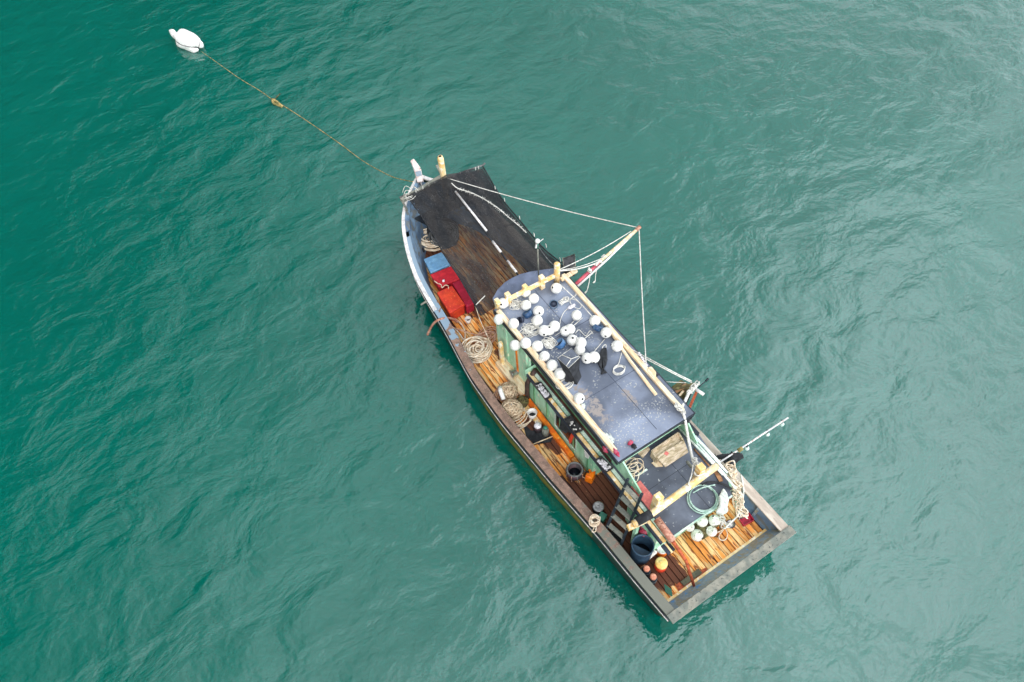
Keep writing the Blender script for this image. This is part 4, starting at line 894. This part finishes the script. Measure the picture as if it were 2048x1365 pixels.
q = MB(); q.tube(catmull(px([(1140, 614), (1128, 625), (1121, 640), (1119, 650), (1108, 656)], 3.12), 5), .013, 5); q.tube(catmull(px([(1150, 640), (1138, 652), (1122, 664), (1110, 672)], 3.12), 5), .013, 5)
solo(q, 'roof_line', M_rope_white, 'two slack white lines trailing from the lone forward float', 'rope')
q = MB(); q.tube(catmull(px([(1150, 668), (1158, 660), (1166, 668), (1172, 672), (1180, 662), (1186, 668)], 3.12), 5), .012, 5); solo(q, 'roof_line', M_rope_white, 'wavy thin line between the roof centre floats and starboard jug', 'rope')
q = MB(); q.tube(px([(1147, 652), (1165, 636)], 3.13), .014, 5); q.tube(px([(1170, 677), (1186, 664)], 3.13), .014, 5); q.tube(px([(1188, 704), (1210, 678)], 3.13), .014, 5); solo(q, 'roof_line', M_rope_white, 'straight taut white line crossing the roof from centre to starboard floats', 'rope')
q = MB(); q.tube(catmull(px([(1118, 568), (1140, 588), (1165, 612), (1190, 640)], 3.2), 5), .016, 5); solo(q, 'roof_line', M_rope_white, 'long white line running aft inside the starboard roof rail', 'rope')
q = MB(); q.tube(catmull(px([(1140, 598), (1150, 600), (1162, 610), (1158, 618), (1145, 612), (1140, 600), (1152, 590), (1148, 578)], 3.16), 5), .013, 5); solo(q, 'roof_line', M_rope_white, 'looping white line beside the starboard rail near the front', 'rope')
q = MB(); q.blob(W(1143, 614, 3.16), .09, 12, .4, (1.6, .7, .6), 2); solo(q, 'rag', M_foam, 'crumpled pale rag by the looping line near the starboard front rail', 'rag')
q = MB(); q.tube([W(1214, 652, 3.2), W(1260, 722, 3.16), W(1312, 790, 3.16)], .05, 10); solo(q, 'wooden_pole', M_tan, 'long pale round pole lying along the starboard side of the roof', 'pole')
def jug(p, label, m_=M_blue, ang_=0, s=1):
    c = W(p[0], p[1], 3.105); t = thing('jug', label, 'jug', c, 'cut blue plastic jugs on the cabin roof')
    q = MB(); q.lathe([(.1 * s, 0), (.12 * s, .03), (.125 * s, .17), (.11 * s, .17), (.1 * s, .04)], c, 18, Vector((math.cos(ang_) * .8, math.sin(ang_) * .8, .8))); q.build('body', m_, t)
    q = MB(); q.lathe([(.09 * s, 0), (.09 * s, .01)], c + Vector((math.cos(ang_) * .05, math.sin(ang_) * .05, .06)), 14, Vector((math.cos(ang_) * .8, math.sin(ang_) * .8, .8))); q.build('inside', M_navy, t)
jug((1059, 633), 'dark blue jug among the forward floats near the port rail', M_blue, 1.8, 1.25)
jug((1044, 640), 'small navy jug beside the forward white rope tangle', M_navy, 3.5, .8)
jug((1107, 608), 'faded blue-grey jug just aft of the scuffed float by the round post', mat('faded_blue', S(74, 98, 124), S(98, 118, 138), rough=.5), 4.2, 1.1)
jug((1192, 660), 'bright blue open jug by the starboard rail', M_blue, .3, 1.25)
jug((1125, 692), 'light blue jug forward of the black bin', mat('sky_jug', S(66, 112, 164), S(104, 140, 176), rough=.45), 2.2, 1.3)
# black bin
bc = W(1148, 758, 3.1); t = thing('bin', 'tall black plastic bin with rope across its blue-grey top', 'bin', bc)
top = px([(1115, 718), (1143, 698), (1160, 716), (1137, 738)], 3.78); bot = px([(1130, 764), (1143, 750), (1163, 754), (1154, 770)], 3.105)
q = MB(); mid = [a.lerp(b, .4) * 1.0 for a, b in zip(bot, top)]; cm = sum(mid, Vector()) / 4; mid = [cm + (p - cm) * .82 for p in mid]
q.add(bot + mid + top, [(3, 2, 1, 0)] + [(i, (i + 1) % 4, 4 + (i + 1) % 4, 4 + i) for i in range(4)] + [(4 + i, 4 + (i + 1) % 4, 8 + (i + 1) % 4, 8 + i) for i in range(4)]); q.build('body', M_cloth, t)
q = MB(); q.prism([(p.x, p.y) for p in top], 3.782, 3.81); q.build('lid', M_roof2, t, bevel=.01)
tc_ = sum(top, Vector()) / 4 + Vector((0, 0, .04))
q = MB(); q.tube([top[0].lerp(top[1], .3) + Vector((0, 0, .04)), tc_ + Vector((.02, -.06, 0)), top[2].lerp(top[1], .1) + Vector((0, 0, .04))], .012, 5); q.tube([tc_ + Vector((.02, -.06, 0)), top[3].lerp(top[0], .2) + Vector((0, 0, .04))], .012, 5)
q.tube([p + Vector((0, 0, .035)) for p in top], .01, 5, closed=True); q.build('cord', M_rope_white, t)
# fish-shaped bag
Z9 = lambda a, b: (1080 + a / 9.75, 620 + b / 9.75)
fo = [Z9(*p) for p in ((1205, 740), (1300, 725), (1312, 850), (1318, 960), (1290, 1060), (1240, 1150), (1322, 1218), (1255, 1222), (1180, 1255), (1208, 1160), (1150, 1080), (1125, 1020), (1150, 900), (1180, 800))]
t = thing('bag', 'black fish-shaped bag lying on the roof beside the clean float', 'bag', W(1204, 718, 3.1))
q = MB(); q.prism([tuple(W(a, b, 3.2))[:2] for a, b in fo], 3.105, 3.2, .97); q.build('body', M_cloth, t, bevel=.035)
q = MB(); q.tube(catmull(px([Z9(1215, 745), Z9(1240, 700), Z9(1285, 680), Z9(1290, 735)], 3.2), 4), .013, 5); q.build('handle', M_rope_white, t)
# scraps aft on the roof
q = MB(); 
for i in range(12): q.blob(W(1203 + i * 1.9 + g.uniform(-2, 2), 866 + i * 1.5 + g.uniform(-3, 3), 3.15), g.uniform(.05, .085), 10, .5, (1, 1, .6), i, 2.5)
solo(q, 'rag', M_sack, 'crumpled off-white cloth beside the aft end of the port roof rail', 'rag')
q = MB(); q.blob(W(1222, 892, 3.12), .1, 12, .4, (1, 1, .3), 3); solo(q, 'rag', M_cloth, 'dark shadow patch just aft of the crumpled off-white cloth', 'rag')  # shadow by the off-white cloth, built as a flat black blob
q = MB(); q.blob(W(1163, 815, 3.12), .12, 14, .5, (1.2, .8, .3), 8, 3); solo(q, 'plastic_bag', M_sack, 'thin clear plastic bag beside the lone aftmost float', 'bag')
t = thing('gloves', 'pink and black work gloves at the aft edge of the cabin roof', 'gloves', W(1264, 891, 3.1))
q = MB(); q.blob(W(1261, 886, 3.15), .09, 12, .35, (1, .7, .5), 6, 3); q.build('glove', M_redc, t); q = MB(); q.blob(W(1268, 893, 3.14), .09, 12, .35, (.8, 1, .5), 7, 3); q.build('glove', M_cloth, t)
q = MB(); q.blob(W(1211, 899, 3.0), .12, 14, .35, (.6, 1.1, .8), 11, 3); q.blob(W(1232, 905, 3.2), .1, 14, .4, (.6, 1.4, .5), 12, 3); solo(q, 'rag', M_redc, 'pink-red rag tied round the aft end of the port roof rail', 'rag')
# things on the lower roof
coil('wire_coil', W(1264, 935, 2.27), .26, .2, 6, .05, .014, M_rope, 'loose pale wire loops on the grey roof beside the green wing panel', 71, rin=.5, jit=.4, cat='wire', extra=px([(1255, 955), (1266, 962), (1270, 945), (1278, 945), (1276, 958), (1272, 964), (1265, 958)], 2.29))
q = MB(); q.beam(W(1276, 951, 2.29), W(1294, 939, 2.29), .05, .03); solo(q, 'batten', M_pale, 'short white batten on the grey aft roof', 'batten')
t = thing('wooden_box', 'open worn wooden box with scattered lid boards behind the cabin doorway', 'box', W(1335, 905, 2.27))
cb = px([(1300, 901), (1345, 865), (1376, 903), (1330, 934)], 2.62)
q = MB(); q.prism([(p.x, p.y) for p in (W(1312, 914, 2.6), W(1368, 880, 2.6), W(1377, 904, 2.6), W(1331, 934, 2.6))], 2.55, 2.6); q.build('lid', M_card, t, bevel=.01)
q = MB(); a, b = W(1303, 905, 2.5), W(1356, 868, 2.5); c1 = W(1366, 884, 2.5); c0 = W(1313, 920, 2.5)
q.add([a, b, c1, c0], [(0, 1, 2, 3)]); 
for (u, v) in ((a, b), (b, c1), (c1, c0), (c0, a)): q.beam((u.x, u.y, 2.43), (v.x, v.y, 2.43), .04, .3)
q.build('case', M_card, t)
q = MB(); q.prism([tuple(W(x_, y_, 2.5))[:2] for x_, y_ in ((1276, 906), (1296, 893), (1300, 899), (1286, 915))], 2.44, 2.5); q.build('flap', M_card, t)
q = MB(); w_ = W(1333, 907, 2.61); q.box((w_.x, w_.y, 2.604), (.1, .1, .006), .3); q.build('stamp', M_pinkb, t)
q = MB(); q.prism([tuple(W(x_, y_, 2.3))[:2] for x_, y_ in ((1303, 926), (1312, 921), (1322, 926), (1326, 933), (1312, 934))], 2.27, 2.3); solo(q, 'wood_scrap', M_tan, 'pale splintered wood scrap at the aft side of the wooden box', 'scrap')
# green hose, black hose, sack
def ringhose(c, r0, turns, z, m_, seed):
    g2 = random.Random(seed); P_ = []
    for i in range(int(turns * 24)):
        a = i * 6.2832 / 24; k = r0 * (1 - .14 * abs(math.sin(i * .021 + 1))); P_.append(c + Vector((k * math.cos(a) + .03 * math.sin(i * .04), k * 1.0 * math.sin(a) + .03 * math.cos(i * .05), .01 + z * (i % 72) / 72)))
    return P_
q = MB(); q.tube(ringhose(W(1404, 998, 2.29), .42, 4, .06, None, 1), .018, 6); q.tube(catmull(px([(1386, 986), (1405, 976), (1430, 970)], 2.36), 4), .018, 6)
solo(q, 'hose_coil', M_rope_green, 'large ring of pale green hose on the aft grey roof', 'hose')
q = MB(); q.tube(catmull(px([(1403, 970), (1420, 965), (1440, 967), (1455, 973), (1464, 979)], 2.34), 6), .035, 8); solo(q, 'hose', M_cloth, 'thick black hose curving above the pale green hose ring', 'hose')
q = MB(); sk = px([(1447, 974), (1455, 985), (1459, 998), (1456, 1012), (1458, 1022), (1447, 1028), (1431, 1024), (1439, 1008), (1438, 992)], 2.46); q.prism([(p.x, p.y) for p in sk], 2.28, 2.46, .95); o = solo(q, 'sack', M_sack, 'flattened white sack at the starboard aft corner of the grey roof', 'sack', bevel=.05)
# starboard rope pile, pipes, paddle
for i, (a, b) in enumerate((((1357, 846), (1452, 952)), ((1362, 844), (1455, 946)), ((1367, 848), (1440, 926)), ((1354, 852), (1446, 950)), ((1369, 858), (1472, 978)))):
    q = MB(); q.tube([W(*a, 2.36 + .03 * (i % 2)), W(*b, 2.36 + .03 * (i % 2))], .032, 8)
    solo(q, 'plastic_pipe', M_pvc, ['pale plastic pipe, third from the sea side of the bundle', 'thickest looking white pipe on the sea side of the bundle', 'short pale pipe on the sea side of the bundle', 'innermost pale pipe of the starboard bundle', 'longest pale pipe of the starboard bundle, ending in the rope pile'][i], 'pipe', 'pale plastic pipes along the starboard roof edge')
t = thing('paddle', 'brown wooden paddle beside the pale pipes on the aft roof', 'paddle', W(1420, 935, 2.28))
q = MB(); q.tube(px([(1388, 898), (1430, 945)], 2.3), .025, 8); q.build('shaft', M_wood, t)
q = MB(); q.prism([tuple(W(x_, y_, 2.31))[:2] for x_, y_ in ((1428, 944), (1434, 942), (1445, 957), (1446, 962), (1439, 964))], 2.28, 2.305); q.build('blade', M_wood, t)
q = MB()
for i in range(7): 
    c0 = W(1459 + i * 4.2 - (i > 4) * 2, 938 + i * 15, 2.2 - .1 * i)
    q.tube(tangle_pts(c0, .15, .26, 17, .26, 80 + i), .02, 6)
solo(q, 'rope_pile', M_rope, 'long untidy cream rope pile draped down the starboard quarter', 'rope')
q = MB()
for i in range(5):
    c0 = W(1458 + i * 5, 945 + i * 16, 2.05 - .12 * i); q.blob(c0, g.uniform(.09, .13), 12, .3, (.8, 1.2, .8), i)
solo(q, 'net_bundle', M_float_old, 'row of small grey floats half buried in the starboard rope pile', 'net')
q = MB(); q.tube(catmull(px([(1482, 950), (1487, 980), (1484, 1005), (1476, 1030), (1462, 1045), (1452, 1055)], 1.35), 6), .024, 6); solo(q, 'quarter_rope', M_rope_white, 'single white rope trailing from the rope pile down to the steel bowl', 'rope')
q = MB(); q.tube(catmull(px([(1428, 1068), (1440, 1063), (1450, 1058), (1455, 1070), (1450, 1080), (1441, 1080), (1438, 1072), (1447, 1060)], .86), 6), .016, 6); solo(q, 'rope_loop', M_rope, 'small cream rope loop on the stern planks aft of the bowl', 'rope')
q = MB()
for i in range(5): q.tube(tangle_pts(W(1436 + i * 3, 1035 + i * 4, 1.05), .16, .16, 9, .2, 120 + i), .016, 5)
solo(q, 'rope_tangle', M_rope_white, 'white rope tangle between the netted floats and the steel bowl', 'rope')
# bowl, kettle, tray
cup('bowl', W(1460, 1051, .8), .115, .1, M_steel, M_white, 'small round steel bowl on the stern planks', 'bowl', rim=M_pot)
c = W(1480, 1030, .8); t = thing('kettle', 'dull metal kettle against the starboard quarter beside the red tray', 'kettle', c)
q = MB(); q.lathe([(.13, 0), (.15, .08), (.12, .18), (.05, .2), (.02, .23)], c, 22); q.build('body', M_steel, t)
q = MB(); q.tube([c + Vector((-.1, -.08, .1)), c + Vector((-.2, -.12, .18))], .025, 8, .015); q.build('spout', M_steel, t)
P_ = px([(1478, 1036), (1498, 1026), (1508, 1040), (1488, 1051)], .93); c = sum(P_, Vector()) / 4; t = thing('tray', 'crimson rectangular tray on the starboard stern planks', 'tray', (c.x, c.y, .81))
q = MB(); q.prism([(p.x, p.y) for p in P_], .815, .84, 1); q.build('base', M_dred, t)
for i in range(4): q = MB(); a, b = P_[i], P_[(i + 1) % 4]; q.beam((a.x, a.y, .885), (b.x, b.y, .885), .02, .1); q.build('side', M_dred, t)

# ================================================================ starboard rod with bulbs and black cloth
t = thing('lamp_rod', 'long pale rod with small bulbs sticking out over the starboard water', 'rod', W(1432, 935, 1.6))
q = MB(); q.tube([W(1416, 946, 1.9), W(1430, 931, 2.0), W(1576, 836, 2.1)], .024, 8); q.build('rod', M_white, t)
for (a, b) in ((1494, 897), (1535, 869), (1564, 849)):
    q = MB(); q.tube([W(a, b - 9, 2.05), W(a, b - 2, 1.98)], .03, 8); h_ = q.build('socket', M_black, t); q = MB(); q.blob(W(a, b, 1.93), .065, 14, 0, (1, 1, 1.1)); q.build('bulb', M_glass, t)
q = MB(); q.tube([W(1477, 902, 2.08), W(1484, 897, 2.08)], .06, 8); q.build('tie', M_rope_moor, t)
q = MB(); n = 9; rows = []
topc = [W(1430 + 45 * i / (n - 1), 905 - 5 * i / (n - 1) + 6 * math.sin(math.pi * i / (n - 1)), 2.05) for i in range(n)]; hang = [.2, .45, .55, .75, 1.0, .8, .5, .55, .3]
vs = []
for k in range(5):
    for i in range(n): p = topc[i]; vs.append(p + Vector((-.12 * math.sin(k * .9 + i), -.05 * k - .04 * math.sin(i * 1.9 + k), -.8 * hang[i] * k / 4)))
q.add(vs, [(k * n + i, k * n + i + 1, (k + 1) * n + i + 1, (k + 1) * n + i) for k in range(4) for i in range(n - 1)], True)
o = solo(q, 'cloth', M_cloth, 'black cloth draped over the rod at the starboard rail', 'cloth'); sd_ = o.modifiers.new('thick', 'SOLIDIFY'); sd_.thickness = .015

# ================================================================ boom and its ropes, upper right
t = thing('boom', 'pale boom pole with a red lower half swung out to starboard', 'boom', W(1150, 572, 2.9))
tip = W(1278, 456, 3.3)
q = MB(); q.tube([W(1150, 570, 3.0), W(1198, 526, 3.1)], .055, 10); q.build('lower_pole', M_cap_red, t)
q = MB(); q.tube([W(1190, 532, 3.1), tip], .045, 10, .055); q.build('upper_pole', M_tan, t)
q = MB(); q.tube([W(1152, 576, 2.98), W(1215, 519, 3.1), W(1274, 461, 3.22)], .035, 8); q.build('brace', M_white, t)
for a in ((1193, 530), (1200, 524), (1207, 516), (1179, 542)):
    q = MB(); c0 = W(*a, 3.12); 
    for k in range(4): q.tube(tangle_pts(c0, .09, .09, 6, .08, 200 + k + a[0]), .014, 5)
    q.build('binding', M_rope_white, t)
q = MB(); q.tube([W(1272, 461, 3.3), W(1280, 454, 3.32)], .06, 10); q.build('tip_band', M_rust, t)
def line(a, b, label, m_=M_rope_white, r=.017, sag=.1, mid=None):
    a, b = Vector(a), Vector(b); q = MB(); n = 14; q.tube([a.lerp(b, i / n) - Vector((0, 0, sag * math.sin(math.pi * i / n))) for i in range(n + 1)], r, 6); return solo(q, 'stay_rope', m_, label, 'rope', 'stay ropes of the boom')
line(W(895, 357, 2.75), tip, 'long white stay rope from the bow post to the boom tip', r=.015)
line(tip, W(1292, 727, 3.2), 'white stay rope from the boom tip aft to the starboard roof rail', r=.016)
line(W(1118, 540, 3.7), W(1262, 463, 3.3), 'thin stay rope from the round yellow post to near the boom tip', r=.014)
line(W(1118, 542, 3.65), W(1197, 525, 3.15), 'thick lower stay rope from the round yellow post to the red half of the boom', r=.02)
line(W(1118, 541, 3.68), W(1206, 516, 3.15), 'upper thin stay rope from the round yellow post to the boom joint', r=.011)
line(W(1115, 537, 3.8), W(1076, 492, 4.5), 'thin grey line from the round yellow post to the antenna head', M_rope_grey, .01)
for (a, b, l) in (((1180, 548), (1173, 584), 'longer loose rope end dangling from the red half of the boom'), ((1193, 540), (1190, 564), 'shorter loose rope end dangling from the boom joint')):
    q = MB(); q.tube(catmull([W(*a, 3.05), W(a[0] - 2, (a[1] + b[1]) / 2, 2.9), W(*b, 2.7), W(b[0] - 4, b[1] + 2, 2.7), W(b[0] + 1, b[1] - 3, 2.75)], 5), .013, 5); solo(q, 'rope_end', M_rope_white, l, 'rope')
# antenna on the visor
t = thing('antenna', 'thin grey antenna mast with white ball head over the black net', 'antenna', W(1077, 552, 3.07)); ab = W(1077, 552, 3.07)
at_ = Vector((ab.x, ab.y, 4.55)); q = MB(); q.tube([ab, at_], .022, 8); q.build('mast', M_cap_grey, t)
q = MB(); q.blob(at_ + Vector((0, 0, .1)), .075, 16); q.build('head', M_float, t)
q = MB(); q.tube([at_ + Vector((0, 0, -.2)), at_ + Vector((0, 0, 0))], .045, 10, .03); q.build('collar', M_teal, t)
q = MB(); q.tube([at_ + Vector((-.14, -.12, .0)), at_ + Vector((-.02, .02, .0))], .03, 8); q.tube([at_, at_ + Vector((.22, .02, .04))], .012, 6); q.build('cross_arm', M_white, t)
# black floodlight box by the starboard front corner
t = thing('floodlight', 'black box floodlight outboard of the starboard front roof corner', 'floodlight', W(1138, 535, 2.9))
bp_ = px([(1124, 516), (1150, 507), (1152, 533), (1128, 540)], 3.35)
q = MB(); q.prism([(p.x, p.y) for p in bp_], 3.05, 3.35, .9); q.build('housing', M_lamp, t, bevel=.03)
q = MB(); q.tube(px([(1125, 517), (1149, 509), (1151, 532), (1128, 539)], 3.37), .018, 6, closed=True); q.build('frame', M_cap_grey, t)
q = MB(); q.beam(W(1135, 545, 3.1), W(1150, 548, 3.1), .12, .12); q.build('bracket', M_black, t)
c0 = W(1145, 549, 2.98); q = MB(); q.blob(c0, .06, 12); q.build('bulb', M_glass, t)
# ================================================================ starboard tackle frame
t = thing('hauling_davit', 'rope-wrapped hauling frame of dark planks outboard of the starboard rail', 'frame', W(1370, 800, 1.8))
for (a, za, b, zb, w_, m_) in (((1335, 783), 2.9, (1390, 768), 2.5, .07, M_olive), ((1340, 790), 2.7, (1372, 771), 2.4, .09, M_wood), ((1352, 800), 2.6, (1367, 782), 2.5, .05, M_tan), ((1378, 818), 2.6, (1394, 782), 2.4, .07, M_rust2), ((1383, 826), 2.5, (1402, 790), 2.4, .05, M_teal), ((1352, 842), 2.2, (1385, 775), 2.3, .12, M_cloth)):
    q = MB(); q.beam(W(*a, za), W(*b, zb), w_, w_ * .7); q.build('plank', m_, t)
q = MB(); fr = px([(1330, 785), (1360, 766), (1378, 762), (1392, 775), (1376, 790), (1362, 808), (1348, 800)], 2.2); vs = [p + Vector((0, 0, .2 * math.sin(i * 2.1))) for i, p in enumerate(fr)]
cc = sum(vs, Vector()) / 7 - Vector((0, 0, .3)); q.add(vs + [cc], [(i, (i + 1) % 7, 7) for i in range(7)], True); o = q.build('netting', M_olive, t); s2 = o.modifiers.new('thick', 'SOLIDIFY'); s2.thickness = .02
q = MB(); q.tube([W(1364, 815, 3.1), W(1378, 785, 2.9), W(1386, 772, 2.8)], .045, 8)
for i in range(9): q.tube(tangle_pts(W(1376 + i * 2.2, 788 - i * 2.4, 2.85), .1, .1, 7, .1, 300 + i), .014, 5)
q.build('rope_binding', M_rope_white, t)
q = MB(); q.tube([W(1390, 778, 2.6), W(1408, 790, 2.55)], .05, 8); q.build('peg', M_white, t)
q = MB(); q.tube([W(1396, 776, 2.6), W(1412, 762, 2.7)], .015, 6); q.tube([W(1411, 763, 2.7), W(1417, 757, 2.75)], .03, 6); q.build('whip', M_black, t)
for i, (a, b) in enumerate((((1248, 691), (1384, 763)), ((1263, 703), (1384, 766)))):
    q = MB(); q.tube([W(*a, 3.2), W(1350, 746 + i * 3, 2.95), W(*b, 2.85)], .016, 6); solo(q, 'guy_rope', M_rope_white, ['outer', 'inner'][i] + ' white guy rope from the starboard rail to the hauling frame', 'rope', 'guy ropes of the hauling frame')
q = MB(); q.tube([W(1328, 764, 2.8), W(1372, 766, 2.75)], .012, 5); solo(q, 'guy_rope', M_rope_white, 'short thin level line between the rail and the hauling frame', 'rope')
q = MB()
for i in range(7): q.blob(W(1278 + i * 2.5, 707 + i * 4, 3.15), .045, 9, .3, (1, 1, .8), i)
solo(q, 'corks', M_foam, 'string of small white corks on the outside of the starboard roof rail', 'floats')
t = thing('horn_speaker', 'cream moulded box bolted outside the starboard roof rail', 'box', W(1305, 742, 3.0))
q = MB(); q.prism([tuple(W(a, b, 3.25))[:2] for a, b in ((1296, 734), (1303, 732), (1313, 744), (1312, 752), (1306, 754), (1294, 742))], 3.05, 3.25, .9); q.build('case', M_tan, t, bevel=.03)
q = MB(); q.beam(W(1308, 756, 3.1), W(1318, 748, 3.1), .06, .06); q.build('clamp', M_black, t)
q = MB()
for i in range(8): q.tube(tangle_pts(W(1352 + i * 2, 812 + i * 2.2, 3.2), .08, .08, 7, .1, 400 + i), .016, 5)
solo(q, 'rope_binding', M_rope_white, 'white rope wound round the aft end of the starboard roof rail', 'rope')
q = MB(); q.tube(catmull([W(1366, 824, 3.25), W(1371, 845, 3.0), W(1376, 875, 2.8), W(1383, 910, 2.75), W(1387, 925, 2.8)], 6), .04, 8)
for i in range(8): q.tube(tangle_pts(W(1388 + i * .8, 920 + i * 2, 2.75), .09, .09, 7, .12, 500 + i), .015, 5)
q.tube(catmull([W(1387, 925, 2.8), W(1383, 950, 2.8), W(1377, 968, 2.86), W(1382, 974, 2.84)], 5), .018, 5)
solo(q, 'hauling_line', M_rope_white, 'thick white rope from the starboard rail end to the aft yellow post', 'rope')
q = MB(); q.tube(catmull([W(1388, 948, 2.75), W(1396, 956, 2.75), W(1404, 955, 2.8), W(1409, 950, 2.8)], 5), .02, 5); q.tube(catmull([W(1388, 944, 2.85), W(1395, 952, 2.85), W(1409, 947, 2.85)], 5), .02, 5); solo(q, 'post_wrap', M_rope_white, 'white rope turns round the foot of the starboard aft yellow post', 'rope')
for i, (a, b) in enumerate(((1377, 927), (1381, 932))):
    q = MB(); q.blob(W(a, b, 2.4), .07, 12, .1, (.7, 1.3, .7)); solo(q, 'net_cork', M_cap_grey, ['grey oval cork beside the knotted white rope', 'second grey oval cork, nearer the yellow post'][i], 'cork', 'grey corks by the aft yellow post')
for i, p in enumerate(((955, 606), (948, 612))):
    pass
q = MB(); q.tube([W(951, 611, 2.5), W(970, 592, 2.62)], .018, 6); solo(q, 'net_stick', M_rope_white, 'thin white stick tied to the port aft corner of the net', 'stick')
q = MB(); q.tube(catmull([W(950, 611, 2.5), W(955, 625, 2.2), W(960, 640, 1.8), (-1.3, 3.6, 1.2)], 5), .014, 5); solo(q, 'tie_rope', M_rope, 'cream tie rope hanging from the port aft corner of the net', 'rope')

for o in bpy.data.objects:
    if '_o' in o: del o['_o']
